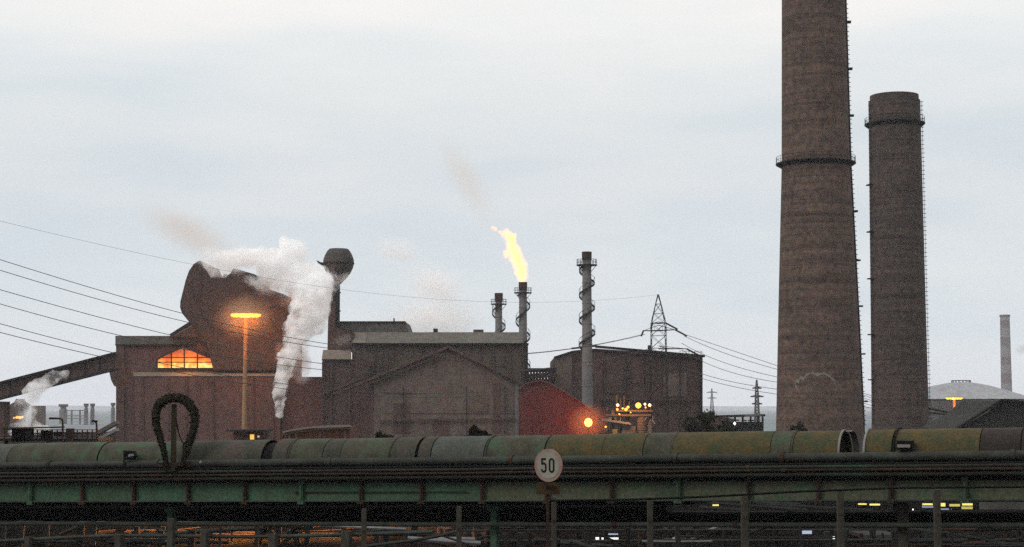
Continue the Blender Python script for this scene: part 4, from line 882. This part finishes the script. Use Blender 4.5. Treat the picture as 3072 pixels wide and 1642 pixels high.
tag(MB().tube([at(p.x, p.y, 47) for p in sm([(960, 1672), (1100, 1640), (1240, 1622), (1330, 1605), (1378, 1592)])], .05, 6).build('drooping_hose', pipe_g), 'thick hose rising to the post left of the sign', 'hose')
# low pipe on short piers at the left
o = thing('low_pipe', 'dark low pipe on short piers in front of the orange lit yard', 'pipe', rk(0, 1640, 3))
MB().tube([rk(-200, 1632, 3), rk(0, 1624, 3), rk(180, 1614, 3), rk(350, 1607, 3), rk(800, 1611, 3), rk(1100, 1603, 3), rk(1300, 1596, 3)], .075, 8).build('pipe_run', pipe_g, o, smooth=True)
for x, yt, w in ((85, 1610, 20), (358, 1604, 24), (515, 1556, 20), (615, 1596, 24), (820, 1602, 26), (1040, 1594, 28)):
    p = rk(x, yt, 3.2); q = MB(); ww = w * 60 / F; q.box(Vector((p.x, p.y, p.z / 2)), (ww, ww * .8, p.z), AX); q.build('pier', postm, o)

# ---------------------------------------------------------------- yard seen beneath the bridge
def shed(label, x0, x1, yt, yb, Y, mt, roof=iron, name='yard_shed', d=5):
    t = thing(name, label, 'shed', base((x0 + x1) / 2, Y), 'low yard sheds')
    z0 = 0; a, b_ = at(x0, yt, Y), at(x1, yt, Y)
    MB().prism([Vector((a.x, Y, z0)), Vector((b_.x, Y, z0)), b_, a], (0, d, 0)).build('wall', mt, t)
    MB().prism([a + Vector((-.3, -.5, .05)), b_ + Vector((.3, -.5, .05)), b_ + Vector((.3, -.3, .3)), a + Vector((-.3, -.3, .3))], (0, d, 0)).build('roof', roof, t)
    q = MB(); n = max(3, int((x1 - x0) / 9))
    for k in range(n):
        x = x0 + (x1 - x0) * (k + .5) / n; q.beam(Vector((at(x, yt, Y).x, Y - .06, .1)), at(x, yt, Y - .06) - Vector((0, 0, .1)), .12, .06)
    q.build('wall_battens', iron, t); return t
corr = mat('pale corrugated sheet', (.17, .145, .125), (.10, .085, .075), scale=.8)
shed('low corrugated shed with a pale ribbed wall', 232, 292, 1580, 1606, 128, corr)
shed('brownish corrugated shed left of the pale ribbed one', 60, 130, 1577, 1612, 130, mat('brown corrugated sheet', (.10, .07, .055), (.06, .045, .04), scale=.8))
shed('long dark shed before the orange lit piles', 300, 520, 1583, 1600, 134, clad_dark)
shed('small lit ochre shed under the bridge', 1040, 1085, 1578, 1600, 126, mat('ochre wall', (.30, .16, .05), (.2, .1, .04), scale=.8))
shed('dark shed behind the green bridge leg', 1400, 1560, 1584, 1625, 125, clad_rust)
shed('dark shed between the two stout posts', 2010, 2190, 1590, 1640, 120, pipe_b)
shed('grey shed low at the far right', 2600, 2680, 1618, 1640, 115, mat('grey plaster', (.07, .07, .065), (.05, .05, .045)))
rnd = random.Random(12)
def pile(label, x0, x1, yt, Y, n, mt, long=True):
    t = thing('steel_bar_stack', label, 'stack', base((x0 + x1) / 2, Y), 'stacks of steel bars in the yard'); z1 = max(.5, zat(yt, Y)); a, b_ = at(x0, yt, Y).x, at(x1, yt, Y).x
    for k in range(n):
        z = z1 * (k + .5) / n; q = MB(); e0, e1 = rnd.uniform(0, .12), rnd.uniform(0, .12)
        q.tube([Vector((a + (b_ - a) * e0, Y + rnd.uniform(-.4, .4), z)), Vector((b_ - (b_ - a) * e1, Y + rnd.uniform(-.4, .4), z + rnd.uniform(-.12, .12)))], z1 / n * .5, 7)
        q.build('bar', mt, t)
ob_ = mat('rust orange bars', (.34, .20, .12), (.20, .11, .07), scale=1.5)
pile('stack of orange lit bars between the two left piers', 528, 602, 1598, 119, 6, ob_)
pile('stack of orange lit bars right of the second pier', 632, 790, 1600, 118, 6, ob_)
pile('long stack of dim orange bars before the third pier', 900, 1030, 1606, 117, 6, ob_)
pile('upper lit stack of long bars behind the low pipe', 925, 1035, 1584, 128, 5, ob_)
pile('small stack of bars left of the first tall pier', 290, 350, 1608, 117, 5, ob_)
pile('stack of bars glimpsed between pier and bridge leg', 372, 505, 1605, 118, 5, ob_)
pile('stack of slanting grey bars under the low bridge pipe', 530, 780, 1580, 131, 4, mat('grey brown bars', (.14, .10, .08), (.08, .06, .05)))
pile('dim stack of bars right of the short pale post', 1150, 1360, 1592, 124, 7, mat('grey brown bars', (.14, .10, .08)))
pile('low dim stack of bars behind the bridge leg', 1385, 1470, 1612, 116, 4, mat('grey brown bars', (.14, .10, .08)))
# braced trestle
t = thing('braced_trestle', 'dark trestle with crossing braces under the bridge', 'trestle', base(850, 112)); Y = 112
for a_, b_ in (((775, 1605), (830, 1575)), ((800, 1575), (840, 1642)), ((840, 1642), (905, 1575)), ((860, 1600), (940, 1578)), ((880, 1575), (895, 1642)), ((760, 1642), (800, 1590))):
    MB().beam(at(*a_, Y), at(*b_, Y), .42, .3).build('brace', black, t)
for x in (782, 838, 925): MB().beam(at(x, 1572, Y), base(x, Y), .35).build('post', black, t)
# yard lamps: low posts hidden behind the bridge, their light seen on the ground
for i, (x, y, Yl_, pw, lab) in enumerate(((440, 1500, 121, 12000, 'yard lamp over the leftmost bar stacks'), (700, 1500, 118, 26000, 'yard lamp over the brightest bar stacks'), (1000, 1495, 121, 20000, 'yard lamp over the ochre shed'), (1290, 1500, 123, 1200, 'weak yard lamp left of the sign'))):
    b = base(x, Yl_ - 3); t = thing('yard_lamp', lab, 'yard lamp', b, 'yard lamps under the bridge'); hd_ = at(x, y, Yl_ - 3)
    MB().beam(b, hd_, .14).build('pole', iron, t); MB().box(hd_, (.5, .3, .14)).build('lamp_head', iron, t)
    MB().box(hd_ - Vector((0, 0, .1)), (.36, .2, .05)).build('bulb', emit('sodium lamp', (1, .55, .12), 5), t)
    lamp('sodium_light', hd_ - Vector((0, 0, .35)), pw, t, (1, .38, .06), .15)
for x, y, w, h, lab in ((1830, 1616, 50, 5, 'white tube lamp, wide, under the dark girder bay'), (1834, 1603, 40, 3, 'faint white tube lamp above the wide one'), (1792, 1616, 10, 7, 'short white lamp left of the wide tube lamp'), (2025, 1617, 36, 5, 'white tube lamp right of the stout mottled post'), (2075, 1617, 24, 4, 'next short white tube lamp further right'), (2507, 1614, 16, 8, 'tiny brilliant white lamp beside the grey green post'), (2012, 1608, 7, 7, 'small round white lamp above the tube lamps'), (405, 1636, 6, 5, 'tiny white spot lamp among the left bar stacks'), (2420, 1596, 30, 12, 'pale blue lit panel between two posts')):
    t = thing('tube_lamp', lab, 'lamp', base(x, 108), 'white lamps under the bridge'); c = at(x, y, 108)
    MB().box(c, (m(w, 108), .1, m(h, 108))).build('tube', emit('cold lamp white', (1, .98, .9), .8) if 'blue' not in lab and 'faint' not in lab else emit('dim blue panel', (.5, .6, .8), .22), t); MB().box(c + Vector((0, .12, .08)), (m(w * 1.15, 108), .1, .12)).build('casing', iron, t)
    MB().beam(base(x, 108.2), c + Vector((0, .2, 0)), .08).build('post', iron, t)
# yellow lit windows of a low hall far right, and dim leaning beams
yw = thing('lit_hall', 'low dark hall with a row of yellow lit windows', 'building', base(2800, 145)); Y = 145
MB().rect(2380, 1500, 3200, 1600, Y, 12).build('wall', black, yw)
MB().rect(2940, 1508, 3200, 1529, Y - .3, .25).build('pale_panel', mat('dirty pale panel', (.16, .155, .14), (.08, .08, .075), scale=.8), yw)
for x0, x1, y0, y1, c in ((2576, 2600, 1511, 1515, 0), (2610, 2640, 1512, 1517, 0), (2769, 2798, 1511, 1516, 0), (2768, 2800, 1517, 1524, 1), (2822, 2836, 1510, 1520, 0), (2822, 2855, 1526, 1530, 1), (2850, 2880, 1513, 1520, 2), (2888, 2918, 1511, 1517, 0), (2886, 2918, 1520, 1528, 2), (2138, 2158, 1514, 1519, 0)):
    if x0 < 2380: continue
    w_ = MB().rect(x0, y0, x1, y1, Y - .3, .2).build('window', [emit('yellow light', (1, .85, .22), .38), emit('blue dusk pane', (.25, .32, .5), .3), emit('dim yellow pane', (.55, .5, .12), .35)][c], yw)
    MB().rect(x0 - 1, y1, x1 + 1, y1 + 1, Y - .4, .12).build('sill', iron, w_)
for x, y in ((2692, 1526), (2725, 1527), (2738, 1529)): MB().box(at(x, y, Y - .5), (.12, .1, .12)).build('spot_lamp', emit('spot white', (1, .95, .85), 1.2), yw)
gd = thing('leaning_beams', 'faint grey beams slanting through the dark under the right girder', 'beams', base(2250, 100)); Y = 100
for a_, b_ in (((2060, 1502), (2420, 1528)), ((2150, 1500), (2400, 1512)), ((2300, 1512), (2620, 1530)), ((2520, 1565), (2850, 1598)), ((2850, 1600), (3072, 1638)), ((2100, 1520), (2250, 1530))):
    MB().beam(at(*a_, Y), at(*b_, Y), .1, .09).build('beam', mat('grey green beam', (.09, .095, .08), (.05, .055, .045)), gd)
MB().box(at(2147, 1516, Y), (m(18, Y), .1, .09)).build('lamp', emit('yellow light', (1, .85, .22), .38), gd)
for x in (2400, 2620, 2850): MB().beam(at(x, 1525, Y), base(x, Y), .12).build('prop', iron, gd)
dp = thing('yard_pipe_rack', 'low rack of dim pipes and uprights in the dark right of the sign', 'pipe rack', base(2200, 104)); Y = 104
for y0, y1, rr in ((1592, 1588, .06), (1624, 1619, .08)):
    MB().tube([at(1390, y0, Y), at(3200, y1, Y)], rr, 6).build('pipe', pipe_g, dp)
x = 1395
while x < 3150:
    MB().beam(at(x, rnd.choice((1578, 1586, 1590, 1600)), Y + .3), base(x, Y + .3), rnd.uniform(.12, .3)).build('upright', rnd.choice((pipe_b, rustiron, iron)), dp); x += rnd.uniform(22, 75)
tg = thing('pipe_tangle', 'tangle of dark pipes and beams filling the shade under the bridge', 'pipework', base(1536, 101)); Y = 101
for i in range(64):
    x0 = rnd.uniform(-40, 3080); y0 = rnd.uniform(1572, 1640); ln = rnd.uniform(60, 330); sl_ = rnd.choice((0, 0, rnd.uniform(-.08, .08), rnd.uniform(-.5, .5)))
    if sl_ > .12 or sl_ < -.12: ln *= .35
    if 520 < x0 < 1000 and rnd.random() < .5: continue
    yy = Y + rnd.uniform(-3, 5); MB().tube([at(x0, y0, yy), at(x0 + ln * .5, y0 + ln * .5 * sl_ + rnd.uniform(-2, 2), yy), at(x0 + ln, y0 + ln * sl_, yy)], rnd.uniform(.04, .16), 6).build('pipe', rnd.choice((pipe_g, pipe_b, palegrey, iron, pipe_d, rustiron)), tg)
for i in range(34):
    x = rnd.uniform(0, 3072); yy = Y + rnd.uniform(-4, 6); MB().beam(at(x, rnd.uniform(1565, 1600), yy), base(x, yy), rnd.uniform(.12, .4)).build('stanchion', rnd.choice((pipe_b, iron, pipe_d)), tg)
rw = thing('retaining_wall', 'low soot black wall at the back of the yard', 'wall', base(1536, 150))
MB().prism([Vector((-60, 150, 0)), Vector((60, 150, 0)), Vector((60, 150, 1.2)), Vector((-60, 150, 1.2))], (0, .5, 0)).build('wall', pipe_b, rw); MB().box((0, 150.2, 1.26), (120, .8, .12)).build('coping', pipe_d, rw)
# clutter in the dark: drums and low walls
drm = None
for i in range(7):
    x = rnd.uniform(1150, 1500); Yd = rnd.uniform(112, 118)
    if drm is None:
        drm = thing('oil_drum', 'rusty oil drum standing in the dark yard', 'drum', base(x, Yd), 'oil drums in the yard')
        MB().lathe(drm.location, [(.3, 0), (.3, .9)], 14).build('body', rustiron, drm, smooth=True); MB().lathe(drm.location, [(.32, .28), (.32, .34)], 14).build('hoop', iron, drm); MB().lathe(drm.location, [(.31, .9), (.31, .94)], 14).build('lid', iron, drm)
    else:
        r = drm.copy(); COL.objects.link(r); r.location = base(x, Yd)
        for ch in list(drm.children): c = ch.copy(); COL.objects.link(c); c.parent = r

# ---------------------------------------------------------------- steam, smoke, flame, haze
def cloud(name, label, blobs, Y, mt, vox=.8, disp=((2.4, 1.0), (1.0, .7), (.45, .35)), cat='steam', depth=1.0, seed=0, bud=0, par=None):
    rnd = random.Random(seed)
    if bud:                                   # cauliflower buds round every puff
        blobs = list(blobs)
        for b_ in list(blobs):
            for k in range(bud):
                a, e_ = rnd.uniform(0, 6.28), rnd.uniform(-.9, .9); rr = b_[2] * rnd.uniform(.28, .5)
                blobs.append((b_[0] + b_[2] * .85 * math.cos(a) * math.cos(e_), b_[1] - b_[2] * .85 * math.sin(a) * math.cos(e_), rr, m(b_[2] * .85 * math.sin(e_), Y)))
    bm = bmesh.new(); c0 = at(blobs[0][0], blobs[0][1], Y)
    for b_ in blobs:
        x, y, r = b_[:3]; dy = b_[3] if len(b_) > 3 else 0
        res = bmesh.ops.create_icosphere(bm, subdivisions=2, radius=m(r, Y))
        p = at(x, y, Y) + Vector((0, dy, 0)) - c0
        for v in res['verts']: v.co = Vector((v.co.x, v.co.y * depth, v.co.z)) + p
    me = bpy.data.meshes.new(name); bm.to_mesh(me); bm.free(); me.materials.append(mt)
    o = bpy.data.objects.new(name, me); COL.objects.link(o); o.location = c0
    r = o.modifiers.new('join', 'REMESH'); r.mode = 'VOXEL'; r.voxel_size = vox
    for i, (sz, st_) in enumerate(disp):
        tx = bpy.data.textures.new(name + str(i), 'CLOUDS'); tx.noise_scale = sz; tx.noise_depth = 3
        d = o.modifiers.new('billow', 'DISPLACE'); d.texture = tx; d.strength = st_; d.mid_level = .5; d.texture_coords = 'GLOBAL'
    if cat: tag(o, label, cat)
    if par: o.parent = par; o.location -= par.location
    return o
steamW = vapour('white steam', (.99, .995, 1.0), 1.0, nscale=.42, lo=.40, hi=.62, floor=.04)
steamC = vapour('billowing steam', (.99, .995, 1.0), 1.0, nscale=.26, lo=.40, hi=.62, floor=.03)
steamT = vapour('thin steam', (.995, .99, .995), .38, nscale=.2, lo=.42, hi=.66, floor=.02)
smokeB = vapour('brown smoke', (.62, .50, .42), .11, nscale=.09, lo=.38, hi=.68, floor=.05)
smokeD = vapour('dark smoke', (.42, .37, .36), .22, nscale=.25, lo=.4, hi=.62, floor=.08)
DARKW = []
col_b = [(839, 1242, 12), (838, 1228, 15), (838, 1210, 17), (837, 1192, 19), (839, 1172, 20), (843, 1150, 22), (848, 1128, 25), (856, 1104, 27), (864, 1080, 28), (872, 1055, 30), (880, 1028, 34), (892, 1000, 40), (905, 970, 46), (920, 935, 50), (935, 900, 50), (955, 930, 40), (950, 975, 30), (930, 870, 45)]
steam_col = cloud('steam_column', 'dense white steam column rising in front of the mill and widening upwards', col_b, 362, steamW, vox=.38, bud=7, seed=3)
tow = [(935, 850, 52), (905, 815, 50), (870, 780, 46), (868, 748, 34), (960, 900, 40), (850, 800, 42), (820, 820, 38), (840, 840, 34), (955, 870, 34), (980, 865, 20), (895, 870, 40), (800, 835, 26), (905, 790, 40), (870, 765, 36), (790, 800, 24), (770, 770, 26), (965, 820, 22)]
steam_main = cloud('steam_cloud', 'white billowing steam cloud between the tilted hood and the bulb vessel', tow, 366, steamC, vox=.45, bud=8, seed=5)
tow2 = [(620, 790, 16), (650, 785, 26), (680, 780, 30), (715, 775, 30), (750, 775, 32), (785, 770, 28), (640, 815, 18), (670, 812, 18), (700, 790, 20), (820, 765, 26)]
cloud('steam_cloud', 'thin whitish steam drifting out of the notched hood top', tow2, 380, vapour('hood steam', (.997, .994, .996), .5, nscale=.2, lo=.36, hi=.62, floor=.05), vox=.5, bud=6, seed=6)
cloud('dark_steam', 'greyish ragged steam tongue right of the white column', [(905, 1060, 24), (915, 1085, 24), (912, 1110, 22), (902, 1135, 20), (912, 1040, 20), (880, 1120, 16)], 389, smokeD, vox=.5)
for c, rx, rz in (((880, 900), 60, 40), ((905, 950), 40, 50), ((875, 1000), 40, 50), ((845, 1060), 34, 50), ((800, 870), 50, 30), ((900, 1080), 46, 70)):
    DARKW.append((c, rx, rz))
cloud('steam_plume', 'whitish steam drifting up beside the pier at the left edge', [(60, 1300, 22), (70, 1275, 24), (80, 1250, 26), (90, 1225, 26), (100, 1200, 26), (90, 1180, 26), (110, 1160, 26), (140, 1145, 24), (165, 1130, 20), (60, 1215, 20), (195, 1122, 16), (110, 1285, 22), (140, 1290, 18), (40, 1290, 20)], 322, vapour('left steam', (.99, .99, .995), .8, nscale=.3, lo=.40, hi=.64, floor=.05), vox=.7)
# flame: emission only, brightest where thickest
flm = vapour('flame', (1, .5, .1), .5, nscale=.75, lo=.38, hi=.62, emission=(1, .40, .07), estr=1.25, floor=.05, warp=(1, 1, .45))
fb = [(1568, 842, 11), (1566, 830, 15), (1563, 815, 19), (1562, 800, 20), (1558, 785, 18), (1550, 770, 19), (1545, 755, 18), (1538, 740, 17), (1535, 725, 15), (1540, 712, 12), (1528, 712, 15), (1522, 702, 13), (1512, 700, 8), (1500, 696, 4.5), (1488, 688, 7), (1478, 684, 5), (1484, 694, 4), (1522, 755, 7), (1524, 765, 8)]
fb = [(x, y, q_ * .84) for x, y, q_ in fb]
o = cloud('flare_flame', 'long yellow white flame leaning left off the stack tip', fb, 430, flm, vox=.22, disp=((1.6, 1.5), (.6, .7)), cat='flame')
cloud('outer_flame', None, [(x - 2, y, rr_ * 1.45) for x, y, rr_ in fb], 430, vapour('outer flame glow', (1, .45, .12), .10, nscale=.6, lo=.36, hi=.62, emission=(1, .30, .02), estr=.7, floor=.05, warp=(1, 1, .45)), vox=.3, disp=((1.6, 2.0), (.6, 1.1)), cat=None, par=o)
lamp('flame_light', at(1550, 770, 428), 250, None, (1, .5, .15), 2.5)
fb2 = [(42, 1254, 4), (50, 1252, 5), (60, 1253, 5), (68, 1251, 4)]
flm2 = vapour('low flame', (1, 1, 1), 0.0, nscale=.5, lo=.33, hi=.55, emission=(1, .42, .08), estr=2.5, floor=.3)
cloud('flare_flame', 'low ragged row of orange flames beside the pier', fb2, 689, flm2, vox=.3, disp=((1.4, .8),), cat='flame')
def puff(name, label, c, rx, rz, ang, Y, color, dens, cat='smoke', ns=1.0, warp=.5, ry=None, par=None):
    M = bpy.data.materials.new(name); M.use_nodes = True; t = M.node_tree; nd = t.nodes; nd.clear(); lk = t.links.new
    o = nd.new('ShaderNodeOutputMaterial'); v = nd.new('ShaderNodeVolumePrincipled'); lk(v.outputs[0], o.inputs['Volume']); v.inputs['Color'].default_value = (*color, 1); v.inputs['Anisotropy'].default_value = -.25
    tc = nd.new('ShaderNodeTexCoord'); a = nd.new('ShaderNodeTexNoise'); a.inputs['Scale'].default_value = 2.2 * ns; a.inputs['Detail'].default_value = 5; lk(tc.outputs['Object'], a.inputs['Vector'])
    s1 = nd.new('ShaderNodeVectorMath'); s1.operation = 'SUBTRACT'; lk(a.outputs['Color'], s1.inputs[0]); s1.inputs[1].default_value = (.5, .5, .5)
    s2 = nd.new('ShaderNodeVectorMath'); s2.operation = 'SCALE'; s2.inputs['Scale'].default_value = warp * 2; lk(s1.outputs[0], s2.inputs[0])
    s3 = nd.new('ShaderNodeVectorMath'); lk(tc.outputs['Object'], s3.inputs[0]); lk(s2.outputs[0], s3.inputs[1])
    l = nd.new('ShaderNodeVectorMath'); l.operation = 'LENGTH'; lk(s3.outputs[0], l.inputs[0])
    l2 = nd.new('ShaderNodeVectorMath'); l2.operation = 'LENGTH'; lk(tc.outputs['Object'], l2.inputs[0])
    m1 = nd.new('ShaderNodeMapRange'); m1.interpolation_type = 'SMOOTHSTEP'; lk(l.outputs['Value'], m1.inputs[0]); m1.inputs[1].default_value = .85; m1.inputs[2].default_value = .05; m1.inputs[3].default_value = 0; m1.inputs[4].default_value = dens
    m2 = nd.new('ShaderNodeMapRange'); m2.interpolation_type = 'SMOOTHSTEP'; lk(l2.outputs['Value'], m2.inputs[0]); m2.inputs[1].default_value = .98; m2.inputs[2].default_value = .7; m2.inputs[3].default_value = 0; m2.inputs[4].default_value = 1
    mm = nd.new('ShaderNodeMath'); mm.operation = 'MULTIPLY'; lk(m1.outputs[0], mm.inputs[0]); lk(m2.outputs[0], mm.inputs[1]); lk(mm.outputs[0], v.inputs['Density'])
    bm = bmesh.new(); bmesh.ops.create_icosphere(bm, subdivisions=3, radius=1); me = bpy.data.meshes.new(name); bm.to_mesh(me); bm.free(); me.materials.append(M)
    ob = bpy.data.objects.new(name, me); COL.objects.link(ob); ob.location = at(*c, Y); ob.scale = (m(rx, Y), m(ry or (rx + rz) / 2, Y), m(rz, Y)); ob.rotation_euler = (0, R(ang), 0)
    if par: ob.parent = par; ob.location -= par.location
    return tag(ob, label, cat)
puff('brown_smoke', 'faint brown smoke trailing up and away from the tilted hood', (572, 702), 255, 92, 27, 425, (.8, .5, .27), .07, ns=.9, warp=.22, ry=70)
puff('brown_smoke', 'barely visible tan smoke drifting above the flame', (1400, 540), 230, 75, 60, 440, (.88, .6, .32), .04, warp=.25, ry=70)
for c, rx, rz in DARKW: puff('dark_wisp', None, c, rx, rz, 0, 394, (.45, .38, .36), .3, None, ns=1.9, warp=.7, ry=40, par=bpy.data.objects['dark_steam'])
WH = (.992, .996, 1.0)
for c, rx, rz, an, dn in (((650, 775), 95, 50, 8, .4), ((700, 800), 60, 36, 8, .3), ((740, 770), 85, 50, 5, .4), ((820, 790), 85, 60, 20, .5), ((880, 745), 60, 48, 0, .4), ((905, 850), 110, 70, 30, .55), ((975, 850), 60, 60, 0, .4), ((840, 850), 90, 45, 20, .4), ((770, 850), 60, 26, 25, .3)):
    puff('wisp', None, c, rx, rz, an, 364, WH, dn, None, ns=1.9, warp=.75, ry=55, par=steam_main)
puff('wisp', None, (1034, 838), 40, 30, -30, 385, WH, .22, None, ns=1.9, warp=.7, ry=30, par=steam_main)
puff('wisp', None, (1030, 1020), 60, 26, -20, 376, WH, .07, None, ns=1.9, warp=.7, ry=30, par=steam_main)
for c, rx, rz, an, dn in (((930, 960), 75, 75, 0, .45), ((900, 1010), 60, 55, 0, .35), ((868, 1080), 46, 55, 0, .25), ((842, 1160), 32, 55, 0, .25), ((915, 1120), 32, 50, 10, .12)):
    puff('wisp', None, c, rx, rz, an, 361, WH, dn, None, ns=1.9, warp=.75, ry=45, par=steam_col)
puff('steam_wisp', 'small white puff high above the flat roofed shop', (1190, 752), 105, 62, 10, 420, (.999, .999, 1.0), .13, 'steam', warp=.6, ns=1.4)
puff('steam_wisp', 'largest soft puff above the middle of the flat roof', (1305, 855), 140, 85, 20, 420, (.999, .999, 1.0), .16, 'steam', warp=.6, ns=1.4)
puff('steam_wisp', 'low thin bank of steam lying behind the roof ridge', (1300, 960), 230, 105, 0, 425, (.999, .999, 1.0), .14, 'steam', warp=.6, ns=1.4)
puff('steam_wisp', 'small dark and pale puff at the right edge of the sky', (3072, 1048), 40, 24, 0, 800, (.5, .48, .5), .12, 'smoke', warp=.6)
tag(puff('halo_volume', '', (734, 950), 125, 95, 0, 385, (1, .62, .36), .075, None, warp=.12), kind='stuff')  # orange tinted volume added to give the lamp ring its halo
tag(puff('halo_volume', '', (1765, 1268), 90, 80, 0, 350, (1, .4, .18), .08, None, warp=.12), kind='stuff')  # redder volume added for the halo round the single bulb
# haze
hz_ = MB(); hz_.box((0, 4725, 79), (14400, 9650, 162)); ho = hz_.build('haze', mat('haze tmp', (.5, .5, .5)))
HM = bpy.data.materials.new('haze air'); HM.use_nodes = True; t = HM.node_tree; t.nodes.clear(); o_ = t.nodes.new('ShaderNodeOutputMaterial'); v_ = t.nodes.new('ShaderNodeVolumePrincipled')
v_.inputs['Color'].default_value = (.88, .90, .97, 1); v_.inputs['Density'].default_value = .00010; t.links.new(v_.outputs[0], o_.inputs['Volume'])
ho.data.materials.clear(); ho.data.materials.append(HM); tag(ho, kind='stuff')
